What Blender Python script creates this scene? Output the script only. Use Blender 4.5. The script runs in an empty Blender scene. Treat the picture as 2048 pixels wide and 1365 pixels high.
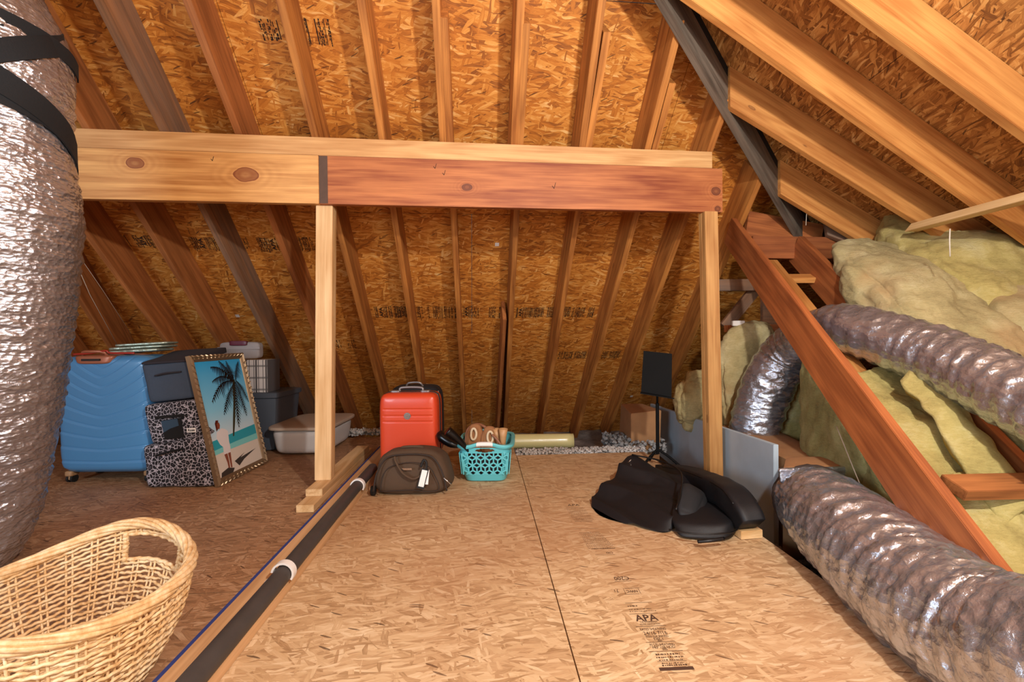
import bpy, bmesh, math, random
from mathutils import Vector as V, Matrix as M, noise as NZ
R_ = math.radians
random.seed(7)
sc = bpy.context.scene
COL = sc.collection

# ---------------------------------------------------------------- camera
FPX, H = 890.0, 0.87
p_, r_ = R_(-.55), R_(.6)
Fw = V((0, math.cos(p_), math.sin(p_))); Up0 = V((0, -math.sin(p_), math.cos(p_))); Rt0 = V((1, 0, 0))
Rt = Rt0*math.cos(r_) - Up0*math.sin(r_); Up = Up0*math.cos(r_) + Rt0*math.sin(r_)
CP = V((0, 0, H))
cam = bpy.data.cameras.new('camera'); camo = bpy.data.objects.new('camera', cam); COL.objects.link(camo)
cam.sensor_width = 36; cam.lens = FPX/2048*36; cam.clip_start = .02; cam.clip_end = 60
mw = M.Identity(4)
for i in range(3):
    mw[i][0] = Rt[i]; mw[i][1] = Up[i]; mw[i][2] = -Fw[i]; mw[i][3] = CP[i]
camo.matrix_world = mw
sc.camera = camo

# ---------------------------------------------------------------- light and exposure
sc.view_settings.view_transform = 'Standard'; sc.view_settings.look = 'None'
sc.view_settings.exposure = 0.28; sc.view_settings.gamma = 1.0; sc.view_settings.use_curve_mapping = False
w = bpy.data.worlds.new('attic_air'); sc.world = w; w.use_nodes = True
w.node_tree.nodes['Background'].inputs[0].default_value = (.9, .85, .8, 1)
w.node_tree.nodes['Background'].inputs[1].default_value = .05
def lamp(name, kind, loc, energy, color, **kw):
    l = bpy.data.lights.new(name, kind); l.energy = energy; l.color = color
    for k, v in kw.items(): setattr(l, k, v)
    o = bpy.data.objects.new(name, l); COL.objects.link(o); o.location = loc
    return o
lamp('assumed_attic_bulb', 'POINT', (.80, -.05, 1.95), 185, (1, .97, .93), shadow_soft_size=.05)  # unseen bulb, assumed from the direction of the rafter and post shadows
wl = lamp('assumed_daylight_fill', 'AREA', (-3.0, -2.1, 1.45), 85, (.70, .85, 1), shape='RECTANGLE', size=1.3, size_y=1.1)  # cool area fill, daylight assumed from bluish foil highlights; no window is built
wl.rotation_euler = (R_(88), 0, R_(-32))
lamp('duct_highlight_fill', 'POINT', (.45, -.55, 1.6), 26, (.88, .94, 1), shadow_soft_size=.11)  # cool fill added near the camera for duct highlights, not a real bulb
wl2 = lamp('rear_fill_light', 'AREA', (.6, -2.6, 1.1), 42, (1, .95, .88), shape='RECTANGLE', size=2.2, size_y=1.4)  # area fill added behind the camera, no actual opening there
wl2.rotation_euler = (R_(95), 0, R_(-4))

# ---------------------------------------------------------------- picture point -> place
def ray(x, y): return Fw + Rt*((x-1024)/FPX) + Up*((682.5-y)/FPX)
def onz(x, y, z=0.0):
    d = ray(x, y); return CP + d*((z-H)/d.z)
def atY(x, y, Y):
    d = ray(x, y); return CP + d*(Y/d.y)
def onP(x, y, n, k):
    d = ray(x, y); return CP + d*((k-n.dot(CP))/n.dot(d))

# ---------------------------------------------------------------- nodes
def srgb(h):
    h = h.lstrip('#'); o = []
    for i in (0, 2, 4):
        c = int(h[i:i+2], 16)/255; o.append(c/12.92 if c <= .04045 else ((c+.055)/1.055)**2.4)
    return (*o, 1)
class NT:
    def __init__(s, name):
        s.m = bpy.data.materials.new(name); s.m.use_nodes = True
        s.t = s.m.node_tree; s.b = s.t.nodes['Principled BSDF']
    def n(s, typ, **kw):
        o = s.t.nodes.new(typ)
        for k, v in kw.items():
            if k.startswith('i_'):
                key = k[2:]
                o.inputs[int(key) if key.isdigit() else key].default_value = v
            else: setattr(o, k, v)
        return o
    def l(s, a, b): s.t.links.new(a, b)
    def set(s, **kw):
        for k, v in kw.items():
            s.b.inputs[k.replace('_', ' ')].default_value = v
    def ramp(s, fac, stops, interp='LINEAR'):
        r = s.n('ShaderNodeValToRGB'); cr = r.color_ramp; cr.interpolation = interp
        while len(cr.elements) < len(stops): cr.elements.new(.5)
        for e, (p, c) in zip(cr.elements, stops):
            e.position = p; e.color = srgb(c) if isinstance(c, str) else c
        s.l(fac, r.inputs[0]); return r.outputs[0]
    def math(s, op, a, b=None, c=None):
        o = s.n('ShaderNodeMath', operation=op)
        for i, x in enumerate((a, b, c)):
            if x is None: continue
            if isinstance(x, (int, float)): o.inputs[i].default_value = x
            else: s.l(x, o.inputs[i])
        return o.outputs[0]
    def mix(s, fac, a, b, mode='MIX'):
        o = s.n('ShaderNodeMix', data_type='RGBA', blend_type=mode)
        for i, x in ((0, fac), (6, a), (7, b)):
            if isinstance(x, (int, float, tuple)): o.inputs[i].default_value = x
            else: s.l(x, o.inputs[i])
        return o.outputs[2]
    def mapping(s, vec, scale=(1, 1, 1), rot=(0, 0, 0), loc=(0, 0, 0)):
        o = s.n('ShaderNodeMapping'); o.inputs['Scale'].default_value = scale
        o.inputs['Rotation'].default_value = rot; o.inputs['Location'].default_value = loc
        s.l(vec, o.inputs[0]); return o.outputs[0]
    def noise(s, vec, scale, detail=4, rough=.6, dist=0.0):
        o = s.n('ShaderNodeTexNoise'); o.inputs['Scale'].default_value = scale; o.inputs['Detail'].default_value = detail
        o.inputs['Roughness'].default_value = rough; o.inputs['Distortion'].default_value = dist
        s.l(vec, o.inputs['Vector']); return o
    def voro(s, vec, scale, feature='F1'):
        o = s.n('ShaderNodeTexVoronoi', feature=feature); o.inputs['Scale'].default_value = scale
        s.l(vec, o.inputs['Vector']); return o
    def coords(s, rand=True):
        tc = s.n('ShaderNodeTexCoord'); out = tc.outputs['Object']
        if rand:
            oi = s.n('ShaderNodeObjectInfo'); k = s.math('MULTIPLY', oi.outputs['Random'], 37.0)
            va = s.n('ShaderNodeVectorMath', operation='ADD'); s.l(out, va.inputs[0])
            cb = s.n('ShaderNodeCombineXYZ'); s.l(k, cb.inputs[0]); s.l(k, cb.inputs[1]); s.l(k, cb.inputs[2])
            s.l(cb.outputs[0], va.inputs[1]); s.rnd = oi.outputs['Random']; return va.outputs[0], out
        return out, out
    def bump(s, h, strength=.3, dist=.002, prev=None):
        o = s.n('ShaderNodeBump'); o.inputs['Strength'].default_value = strength; o.inputs['Distance'].default_value = dist
        s.l(h, o.inputs['Height'])
        if prev is not None: s.l(prev, o.inputs['Normal'])
        s.l(o.outputs[0], s.b.inputs['Normal']); return o.outputs[0]

def osb(name, stops, rot0=0.0, stain=None, tint=None, S=1.0):
    t = NT(name); v, raw = t.coords(False)
    nz = t.noise(v, 3.0, 2); dv = t.n('ShaderNodeVectorMath', operation='SCALE'); t.l(nz.outputs['Color'], dv.inputs[0]); dv.inputs['Scale'].default_value = .10
    va = t.n('ShaderNodeVectorMath', operation='ADD'); t.l(v, va.inputs[0]); t.l(dv.outputs[0], va.inputs[1]); v2 = va.outputs[0]
    outs = []
    for i, (a, sx, sy) in enumerate(((6, 6, 34), (-20, 8, 40), (34, 8, 38), (78, 11, 50), (-8, 12, 64))):
        mp = t.mapping(v2, (sx, sy, 1), (0, 0, R_(a+rot0)), (i*3.1, i*1.7, 0))
        # rotation must come first: rotate, then scale
        sx *= S; sy *= S*1.15
        mr = t.mapping(v2, (1, 1, 1), (0, 0, R_(a+rot0)), (i*3.1, i*1.7, 0)); mp = t.mapping(mr, (sx, sy, 1))
        vo = t.voro(mp, 1.0); sp = t.n('ShaderNodeSeparateColor'); t.l(vo.outputs['Color'], sp.inputs[0])
        g = t.noise(t.mapping(mr, (14*S, 230*S, 1)), 1.0, 4, .7)
        val = t.math('ADD', t.math('ADD', .02, t.math('MULTIPLY', sp.outputs[0], .50)), t.math('MULTIPLY', g.outputs[0], .66))
        val = t.math('SUBTRACT', val, t.math('MULTIPLY', vo.outputs['Distance'], .16))
        outs.append((val, sp.outputs[1]))
    cur = outs[0][0]
    for i in range(1, 5):
        th = (.58, .66, .86, .66)[i-1]
        f = t.math('GREATER_THAN', outs[i][1], th)
        m = t.n('ShaderNodeMix'); t.l(f, m.inputs[0]); t.l(cur, m.inputs[2]); t.l(outs[i][0], m.inputs[3]); cur = m.outputs[0]
    big = t.noise(v, 1.3, 3); cur2 = t.math('ADD', cur, t.math('MULTIPLY', t.math('SUBTRACT', big.outputs[0], .5), .35))
    c = t.ramp(cur2, stops)
    # dark flecks of bark
    fl = t.voro(t.mapping(t.mapping(v2, (1, 1, 1), (0, 0, R_(22+rot0))), (14, 110, 1)), 1.0); sp = t.n('ShaderNodeSeparateColor'); t.l(fl.outputs['Color'], sp.inputs[0])
    ff = t.math('MULTIPLY', t.math('GREATER_THAN', sp.outputs[2], .975), t.math('LESS_THAN', fl.outputs['Distance'], .33))
    c = t.mix(t.math('MULTIPLY', ff, .75), c, srgb('#3a1c0c'))
    if stain:
        sn = t.noise(v, .9, 4, .6); sf = t.ramp(sn.outputs[0], [(.42, (0, 0, 0, 1)), (.68, (1, 1, 1, 1))])
        c = t.mix(t.math('MULTIPLY', sf, stain[1]), c, srgb(stain[0]), 'MIX')
    if tint: c = t.mix(1.0, c, srgb(tint), 'MULTIPLY')
    t.l(c, t.b.inputs['Base Color']); t.set(Roughness=.62)
    t.bump(cur, .35, .0012)
    return t.m

def wood(name, light, dark, knots=(), contrast=1.0, weather=None, kcol='#5a2a12', randk=True, grain=1.0, rough=.6):
    """lumber: grain runs along local X; knots = (x, z, radius x, radius z) on the broad face"""
    t = NT(name); v, raw = t.coords(True)
    mp = t.mapping(v, (.55, 6, 6)); dist = t.noise(mp, 1.0, 3, .55)
    bands = t.math('SINE', t.math('MULTIPLY', dist.outputs[0], 42.0*grain))
    kd = None
    if knots:
        sx = t.n('ShaderNodeSeparateXYZ'); t.l(raw, sx.inputs[0])
        for (kx, kz, rx, rz) in knots:
            ax = t.math('DIVIDE', t.math('SUBTRACT', sx.outputs[0], kx), rx); az = t.math('DIVIDE', t.math('SUBTRACT', sx.outputs[2], kz), rz)
            d = t.math('SQRT', t.math('ADD', t.math('MULTIPLY', ax, ax), t.math('MULTIPLY', az, az)))
            nn = t.noise(t.mapping(raw, (12, 12, 12)), 1.0, 2); d = t.math('ADD', d, t.math('MULTIPLY', t.math('SUBTRACT', nn.outputs[0], .5), .5))
            kd = d if kd is None else t.math('MINIMUM', kd, d)
        ring = t.math('MULTIPLY', t.math('SINE', t.math('MULTIPLY', kd, 9.0)), t.math('MAXIMUM', t.math('SUBTRACT', 1.0, t.math('MULTIPLY', kd, .26)), 0.0))
        inf = t.math('MINIMUM', t.math('MAXIMUM', t.math('SUBTRACT', 1.15, t.math('MULTIPLY', kd, .28)), 0.0), 1.0)
        m = t.n('ShaderNodeMix'); t.l(inf, m.inputs[0]); t.l(bands, m.inputs[2]); t.l(ring, m.inputs[3]); bands = m.outputs[0]
    fine = t.noise(t.mapping(v, (3, 120, 120)), 1.0, 4, .65)
    f = t.math('ADD', t.math('MULTIPLY', bands, .20*contrast), t.math('MULTIPLY', t.math('SUBTRACT', fine.outputs[0], .5), 1.15*contrast))
    blot = t.noise(t.mapping(v, (2.2, 5, 5)), 1.0, 3)
    f = t.math('ADD', f, t.math('MULTIPLY', t.math('SUBTRACT', blot.outputs[0], .5), .9*contrast))
    f = t.math('ADD', f, .5)
    c = t.ramp(f, [(0, dark), (1, light)])
    if randk:
        sxk = t.n('ShaderNodeSeparateXYZ'); t.l(v, sxk.inputs[0]); cbk = t.n('ShaderNodeCombineXYZ'); t.l(t.math('MULTIPLY', sxk.outputs[0], 3.4), cbk.inputs[0]); t.l(t.math('MULTIPLY', t.math('ADD', sxk.outputs[1], sxk.outputs[2]), 9.0), cbk.inputs[1])
        vo = t.voro(cbk.outputs[0], 1.0); sp = t.n('ShaderNodeSeparateColor'); t.l(vo.outputs['Color'], sp.inputs[0])
        on = t.math('GREATER_THAN', sp.outputs[0], .62)
        dd = vo.outputs['Distance']
        kf = t.math('MULTIPLY', on, t.ramp(dd, [(.0, (1, 1, 1, 1)), (.06, (.5, .5, .5, 1)), (.075, (1, 1, 1, 1)), (.10, (.0, .0, .0, 1))]))
        c = t.mix(t.math('MULTIPLY', kf, .7), c, srgb(kcol))
    if kd is not None:
        kf = t.ramp(kd, [(0, (.55, .55, .55, 1)), (.8, (.75, .75, .75, 1)), (.95, (1, 1, 1, 1)), (1.08, (0, 0, 0, 1))])
        c = t.mix(kf, c, srgb(kcol))
    if weather:
        wn = t.noise(t.mapping(v, (1.5, 10, 10)), 1.0, 4); wf = t.ramp(wn.outputs[0], [(.35, (0, 0, 0, 1)), (.65, (1, 1, 1, 1))])
        c = t.mix(t.math('MULTIPLY', wf, weather[1]), c, srgb(weather[0]))
    # small variation from board to board
    hv = t.n('ShaderNodeHueSaturation'); t.l(c, hv.inputs['Color']); t.l(t.math('ADD', .88, t.math('MULTIPLY', t.rnd, .22)), hv.inputs['Value'])
    t.l(hv.outputs[0], t.b.inputs['Base Color']); t.set(Roughness=rough)
    t.bump(fine.outputs[0], .25, .0008)
    return t.m

def plain(name, col, rough=.5, metal=0.0, bump=None, var=0.0, scale=30, **kw):
    t = NT(name); t.set(Base_Color=srgb(col), Roughness=rough, Metallic=metal)
    v, _ = t.coords(False)
    if var:
        n = t.noise(v, scale, 4); c = t.mix(t.math('MULTIPLY', t.math('SUBTRACT', n.outputs[0], .35), var), srgb(col), (0, 0, 0, 1)); t.l(c, t.b.inputs['Base Color'])
    if bump:
        n = t.noise(v, bump[0], 4); t.bump(n.outputs[0], bump[1], bump[2])
    for k, x in kw.items(): t.b.inputs[k.replace('_', ' ')].default_value = x
    return t.m

def foil(name, col, rough=.2, sc1=34, strength=.9, dust=.35):
    t = NT(name); v, _ = t.coords(False)
    vo = t.voro(t.mapping(v, (1, 1, 1.8)), sc1, 'F1'); n1 = t.noise(v, 60, 5, .65); n2 = t.noise(v, 14, 3)
    h = t.math('ADD', t.math('MULTIPLY', vo.outputs['Distance'], .8), t.math('ADD', t.math('MULTIPLY', n1.outputs[0], .6), n2.outputs[0]))
    d = t.noise(v, 5, 5, .7); df = t.ramp(d.outputs[0], [(.4, (0, 0, 0, 1)), (.75, (1, 1, 1, 1))])
    c = t.mix(t.math('MULTIPLY', df, dust), srgb(col), srgb('#857b74')); t.l(c, t.b.inputs['Base Color'])
    t.set(Metallic=.88); t.l(t.math('ADD', rough, t.math('MULTIPLY', df, .14)), t.b.inputs['Roughness'])
    t.bump(h, strength, .006)
    return t.m

def fibre(name, c1, c2, c3, paper=None):
    t = NT(name); v, _ = t.coords(False)
    n = t.noise(v, 3.5, 5, .65); f = t.noise(t.mapping(v, (1, 1, 3)), 45, 6, .75)
    val = t.math('ADD', t.math('MULTIPLY', n.outputs[0], .75), t.math('MULTIPLY', f.outputs[0], .3))
    c = t.ramp(val, [(.30, c1), (.52, c2), (.72, c3)])
    if paper:
        pn = t.noise(v, 1.6, 3); pf = t.ramp(pn.outputs[0], [(.5, (0, 0, 0, 1)), (.6, (1, 1, 1, 1))]); c = t.mix(t.math('MULTIPLY', pf, .7), c, srgb(paper))
    t.l(c, t.b.inputs['Base Color']); t.set(Roughness=.95)
    f2 = t.noise(v, 120, 6, .8)
    b = t.bump(f2.outputs[0], .8, .004); t.bump(f.outputs[0], .6, .014, b)
    return t.m

MAT = {}
MAT['osb_roof'] = osb('osb_sheathing', [(.16, '#7a4418'), (.38, '#b66c22'), (.54, '#cb8130'), (.72, '#dd9b48'), (.92, '#f2ca88')], S=1.25)
MAT['osb_roof2'] = osb('osb_sheathing_right_slope', [(.18, '#623816'), (.38, '#945e28'), (.54, '#b0763a'), (.72, '#c8904c'), (.92, '#e8c284')], 15, S=1.25)  # ramp darkened: shade between the right rafters is put into the colour
MAT['osb_floor'] = osb('osb_floor_pale', [(.16, '#93704a'), (.38, '#bc986f'), (.54, '#c9a77d'), (.72, '#d6b78e'), (.94, '#ead3af')], 0, ('#a06c46', .5), S=1.6)
MAT['osb_floor_left'] = osb('osb_floor_brown', [(.16, '#765437'), (.38, '#97714f'), (.54, '#a67d58'), (.72, '#b58e69'), (.94, '#cfb08e')], 0, ('#7d5538', .4), S=1.7)
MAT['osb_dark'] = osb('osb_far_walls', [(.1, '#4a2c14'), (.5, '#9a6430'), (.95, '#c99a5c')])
MAT['rafter'] = wood('rafter_pine', '#d28c44', '#84491a')
MAT['rafter_gray'] = wood('rafter_pine_weathered', '#a8764e', '#63432c', weather=('#6f655c', .55))
MAT['rafter_red'] = wood('rafter_pine_reddish', '#c17a42', '#7c451f')
MAT['rafter_right'] = wood('rafter_pine_golden', '#dc9d56', '#a8652c')
MAT['brick_red'] = wood('vault_rafter_red_fir', '#bd6f3a', '#7d3f1c', kcol='#43200f')
MAT['hip'] = wood('hip_board_gray', '#8a7c6c', '#4c4036', randk=False)
MAT['pale'] = wood('pale_stud_pine', '#e8c593', '#c0925a', kcol='#6a3c1c')
MAT['post_tan'] = wood('tan_stud_pine', '#dba766', '#a9713a', kcol='#6a3c1c')
MAT['plate'] = wood('top_plate_pine', '#dcae74', '#b17c46')
MAT['beam_pale'] = wood('beam_pine_knotty', '#e2ac68', '#a86c34', knots=[(.34, .145, .042, .030), (.83, .14, .055, .038)], contrast=.7, kcol='#6b3014', randk=False)
MAT['beam_red'] = wood('beam_fir_red', '#c47a45', '#843c1a', knots=[(.80, .110, .030, .020), (2.285, .125, .030, .026), (2.295, .02, .02, .018)], contrast=1.15, kcol='#532112', randk=False)
MAT['black_strip'] = plain('matte_black_strip', '#0d0c0c', .85, bump=(40, .3, .002))
MAT['foil'] = foil('duct_foil', '#c8d0de', .20, 26, 1.0, .3)
MAT['foil2'] = foil('duct_foil_mesh', '#c8cedb', .20, 46, 1.0, .3)
MAT['yellow'] = fibre('yellow_glass_wool', '#8f7c40', '#c4b06a', '#e2d49c')
MAT['yellow2'] = fibre('yellow_glass_wool_dusty', '#84744a', '#bfae7a', '#ddd0a0', '#b5905f')
MAT['green'] = fibre('green_gray_glass_wool', '#64663c', '#a5a268', '#cac590')
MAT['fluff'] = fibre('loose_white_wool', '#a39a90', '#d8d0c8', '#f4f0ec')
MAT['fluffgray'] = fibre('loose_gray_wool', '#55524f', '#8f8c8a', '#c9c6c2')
MAT['ink'] = plain('stamp_ink', '#1f130c', .8)
MAT['ink_floor'] = plain('stamp_ink_faded', '#4a3020', .8)
MAT['white'] = plain('white_plastic', '#e8e6e2', .4)
MAT['paper'] = plain('white_paper', '#e6e2dc', .7)
MAT['string'] = plain('white_string', '#c9bfae', .8)
MAT['pipe'] = plain('gray_plastic_pipe', '#433e3c', .55, var=.5, scale=18)
MAT['blue_line'] = plain('blue_chalk', '#2b3a7a', .8)
MAT['black_metal'] = plain('black_metal', '#050505', .75, **{'Specular_IOR_Level': .2})
MAT['black_rubber'] = plain('black_rubber', '#101010', .7)
MAT['chrome'] = plain('polished_metal', '#c9c2ba', .25, 1.0)

# ---------------------------------------------------------------- mesh building
class MB:
    def __init__(s): s.v = []; s.f = []
    def add(s, vs, fs):
        b = len(s.v); s.v += [V(x) for x in vs]; s.f += [tuple(b+i for i in f) for f in fs]; return s
    def box(s, c, size, rot=None):
        x, y, z = (q/2 for q in size); rot = rot or M.Identity(3); c = V(c)
        vs = [c + rot @ V((a*x, b*y, d*z)) for a in (-1, 1) for b in (-1, 1) for d in (-1, 1)]
        return s.add(vs, [(0, 1, 3, 2), (4, 6, 7, 5), (0, 4, 5, 1), (2, 3, 7, 6), (0, 2, 6, 4), (1, 5, 7, 3)])
    def hex8(s, c):  # corners: bottom 4 ccw, top 4 ccw
        return s.add(c, [(3, 2, 1, 0), (4, 5, 6, 7), (0, 1, 5, 4), (1, 2, 6, 5), (2, 3, 7, 6), (3, 0, 4, 7)])
    def bar(s, a, b, wd, th, up=(0, 0, 1)):
        a = V(a); b = V(b); d = (b-a); L = d.length; d.normalize(); up = V(up); u = (up - d*up.dot(d)).normalized(); sd = d.cross(u)
        return s.box((a+b)/2, (L, wd, th), M((d, sd, u)).transposed())
    def tube(s, pts, rad, seg=12, caps=True, closed=False, disp=None):
        pts = [V(p) for p in pts]; n = len(pts); rr = rad if hasattr(rad, '__len__') else [rad]*n
        T = []
        for i in range(n):
            a = pts[(i-1) % n] if (closed or i > 0) else pts[i]; b = pts[(i+1) % n] if (closed or i < n-1) else pts[i]
            T.append((b-a).normalized())
        u = T[0].orthogonal().normalized(); ring = []; b0 = len(s.v); dist = 0
        for i in range(n):
            if i: u = (u - T[i]*u.dot(T[i])).normalized(); dist += (pts[i]-pts[i-1]).length
            w2 = T[i].cross(u)
            for k in range(seg):
                a = 2*math.pi*k/seg; q = u*math.cos(a) + w2*math.sin(a); r = rr[i]
                if disp: r += disp(a, dist, q, pts[i])
                s.v.append(pts[i] + q*r)
        m = n if closed else n-1
        for i in range(m):
            for k in range(seg):
                a = b0+i*seg+k; b = b0+i*seg+(k+1) % seg; c = b0+((i+1) % n)*seg+(k+1) % seg; d = b0+((i+1) % n)*seg+k
                s.f.append((a, b, c, d))
        if caps and not closed:
            s.f.append(tuple(b0+k for k in reversed(range(seg)))); s.f.append(tuple(b0+(n-1)*seg+k for k in range(seg)))
        return s
    def grid(s, fn, nu, nv, wrapu=False):
        b = len(s.v)
        for j in range(nv+1):
            for i in range(nu + (0 if wrapu else 1)): s.v.append(V(fn(i/nu, j/nv)))
        W = nu if wrapu else nu+1
        for j in range(nv):
            for i in range(nu):
                i2 = (i+1) % W; s.f.append((b+j*W+i, b+j*W+i2, b+(j+1)*W+i2, b+(j+1)*W+i))
        return s
    def prism(s, poly, a, b):  # poly: list of Vector, extruded by vector (b-a)
        d = V(b)-V(a); n = len(poly); vs = [V(p) for p in poly] + [V(p)+d for p in poly]
        return s.add(vs, [tuple(reversed(range(n))), tuple(range(n, 2*n))] + [(i, (i+1) % n, n+(i+1) % n, n+i) for i in range(n)])
    def hexa(s, c, n=10, k=8, amp=0.0, freq=6.0, bulge=0.0, seed=0.0):
        """soft box through eight corners (bottom 4 ccw, top 4 ccw)"""
        c = [V(x) for x in c]; ctr = sum(c, V())/8
        def P(x, y, z):
            q = (abs(x)**k + abs(y)**k + abs(z)**k)**(1/k); X, Y, Z = x/q, y/q, z/q
            a, b, d = (X+1)/2, (Y+1)/2, (Z+1)/2
            bo = c[0]*(1-a)*(1-b) + c[1]*a*(1-b) + c[2]*a*b + c[3]*(1-a)*b
            to = c[4]*(1-a)*(1-b) + c[5]*a*(1-b) + c[6]*a*b + c[7]*(1-a)*b
            p = bo*(1-d) + to*d; nrm = (p-ctr).normalized()
            if bulge: p = p + nrm*bulge*(1-abs(x)**2)*(1-abs(y)**2) + nrm*bulge*(1-abs(z)**2)*(1-min(abs(x), abs(y))**2)
            if amp:
                e = NZ.noise(p*freq + V((seed, seed, seed)))*.6 + NZ.noise(p*freq*2.3 + V((seed, 3, 1)))*.3 + NZ.noise(p*freq*5 + V((1, seed, 1)))*.12
                p = p + nrm*e*amp
            return p
        L = lambda t: 2*t-1
        b0 = len(s.v)
        for fn in (lambda u, v: P(L(u), L(v), 1), lambda u, v: P(L(v), L(u), -1), lambda u, v: P(L(u), -1, L(v)), lambda u, v: P(L(v), 1, L(u)),
                   lambda u, v: P(1, L(u), L(v)), lambda u, v: P(-1, L(v), L(u))):
            s.grid(fn, n, n)
        s.weld = True
        return s
    def build(s, name, mat, parent=None, smooth=False, bevel=0.0, mw=None, weld=None, sharp=None):
        me = bpy.data.meshes.new(name)
        off = parent.matrix_world.translation if parent is not None else V()
        if parent is not None:
            q = parent
            off = V(parent.get('_o', (0, 0, 0)))
        vs = s.v
        inv = mw.inverted() if mw is not None else None
        o = bpy.data.objects.new(name, me); COL.objects.link(o)
        if mw is not None:
            me.from_pydata([tuple(inv @ p) for p in vs], [], s.f)
            mm = mw.copy(); mm.translation = mw.translation - off; o.matrix_basis = mm
            o['_o'] = tuple(mw.translation)
        elif parent is None:
            lo = V((min(p.x for p in vs), min(p.y for p in vs), min(p.z for p in vs))); hi = V((max(p.x for p in vs), max(p.y for p in vs), max(p.z for p in vs)))
            c = V(((lo.x+hi.x)/2, (lo.y+hi.y)/2, lo.z)); me.from_pydata([tuple(p-c) for p in vs], [], s.f); o.location = c; o['_o'] = tuple(c)
        else:
            me.from_pydata([tuple(p-off) for p in vs], [], s.f); o['_o'] = tuple(off)
        bm = bmesh.new(); bm.from_mesh(me)
        if weld or getattr(s, 'weld', False): bmesh.ops.remove_doubles(bm, verts=bm.verts, dist=1e-5)
        if bevel: bmesh.ops.bevel(bm, geom=[e for e in bm.edges if len(e.link_faces) == 2 and e.calc_face_angle(0) > .5], offset=bevel, segments=2, affect='EDGES', clamp_overlap=True)
        bmesh.ops.recalc_face_normals(bm, faces=bm.faces)
        bm.to_mesh(me); bm.free()
        if smooth:
            for p in me.polygons: p.use_smooth = True
            if sharp: me.set_sharp_from_angle(angle=R_(sharp))
        me.materials.append(MAT[mat] if isinstance(mat, str) else mat)
        if parent is not None: o.parent = parent
        return o
def tag(o, label=None, cat=None, group=None, kind=None):
    if label: o['label'] = label
    if cat: o['category'] = cat
    if group: o['group'] = group
    if kind: o['kind'] = kind
    return o
def thing(name, label, cat, loc, group=None):
    o = bpy.data.objects.new(name, None); COL.objects.link(o); o.location = loc; o['_o'] = tuple(loc); o.empty_display_size = .1
    return tag(o, label, cat, group)
def basis(ax, up):
    ax = V(ax).normalized(); up = V(up); u = (up-ax*up.dot(ax)).normalized(); sd = ax.cross(u)
    return ax, sd, u
def lum(name, p0, p1, up, s0, s1, u0, u1, mat, parent=None, bevel=.002, cut0=0.0, cut1=0.0):
    """board from p0 to p1; local X along it, local Z = up; cuts slide the upper edge of an end along the board"""
    p0 = V(p0); p1 = V(p1); a, sd, u = basis(p1-p0, up); L = (p1-p0).length
    vs = []
    for x, cut in ((0, cut0), (L, cut1)):
        for (q, z) in ((s0, u0), (s1, u0), (s1, u1), (s0, u1)):
            vs.append(p0 + a*(x + (cut if z == u1 else 0)) + sd*q + u*z)
    mb = MB().add(vs, [(0, 1, 2, 3), (7, 6, 5, 4), (0, 4, 5, 1), (1, 5, 6, 2), (2, 6, 7, 3), (3, 7, 4, 0)])
    mw = M((a, -sd, u)).transposed().to_4x4(); mw.translation = p0
    # right-handed local frame: X=a, Y=u x a, Z=u
    mw = M((a, u.cross(a), u)).transposed().to_4x4(); mw.translation = p0
    return mb.build(name, mat, parent, bevel=bevel, mw=mw)

# ================================================================= SETTING
NB = V((-.1, .92, 1.0)); KB = 3.45 + H            # underside of the back rafters
h1 = onP(1315, 0, NB, KB); h2 = onP(1589, 469, NB, KB); hd = h2-h1
SL = .57; CC = (-hd.z-SL*hd.x)/hd.y
NR = V((SL, CC, 1.0)); KR = NR.dot(h1)             # underside of the right rafters
VO = .30; VR = .23                                 # rafter depths measured vertically
def hipY(x): return h1.y + (x-h1.x)*hd.y/hd.x

def sheets(name, n, k, udir, vdir, org, us, vs, mat, clips, thick=.012, stag=0.0):
    """sheathing panels with open joints, on plane n.p = k"""
    nn = n.normalized(); u = (V(udir)-nn*V(udir).dot(nn)).normalized(); v = (V(vdir)-nn*V(vdir).dot(nn) ); v = (v-u*v.dot(u)).normalized()
    o = V(org); o = o + nn*((k-n.dot(o))/n.length)
    mb = MB()
    for j in range(len(vs)-1):
        sh = stag if j % 2 else 0.0; us2 = [us[0]] + [x+sh for x in us[1:-1]] + [us[-1]]
        for i in range(len(us)-1):
            a, b = us2[i]+.0015, us2[i+1]-.0015; c, d = vs[j]+.002, vs[j+1]-.002
            P = [o+u*x+v*y for x, y in ((a, c), (b, c), (b, d), (a, d))]
            if u.cross(v).dot(nn) < 0: P.reverse()
            mb.hex8(P + [q+nn*thick for q in P])
    mw = M((u, nn.cross(u), nn)).transposed().to_4x4(); mw.translation = o
    ob = mb.build(name, mat, mw=mw)
    bm = bmesh.new(); bm.from_mesh(ob.data)
    for (pt, no) in clips:
        inv = mw.inverted(); q = inv @ V(pt); nl = (inv.to_3x3() @ V(no)).normalized()
        bmesh.ops.bisect_plane(bm, geom=bm.verts[:]+bm.edges[:]+bm.faces[:], plane_co=q, plane_no=nl, clear_outer=True)
    bm.to_mesh(ob.data); bm.free()
    tag(ob, kind='structure'); return ob, o, u, v, nn
hipn = V((hd.y, -hd.x, 0)).normalized()           # points to the right-hand side of the hip
kbs = KB + VO; krs = KR + VR
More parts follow.
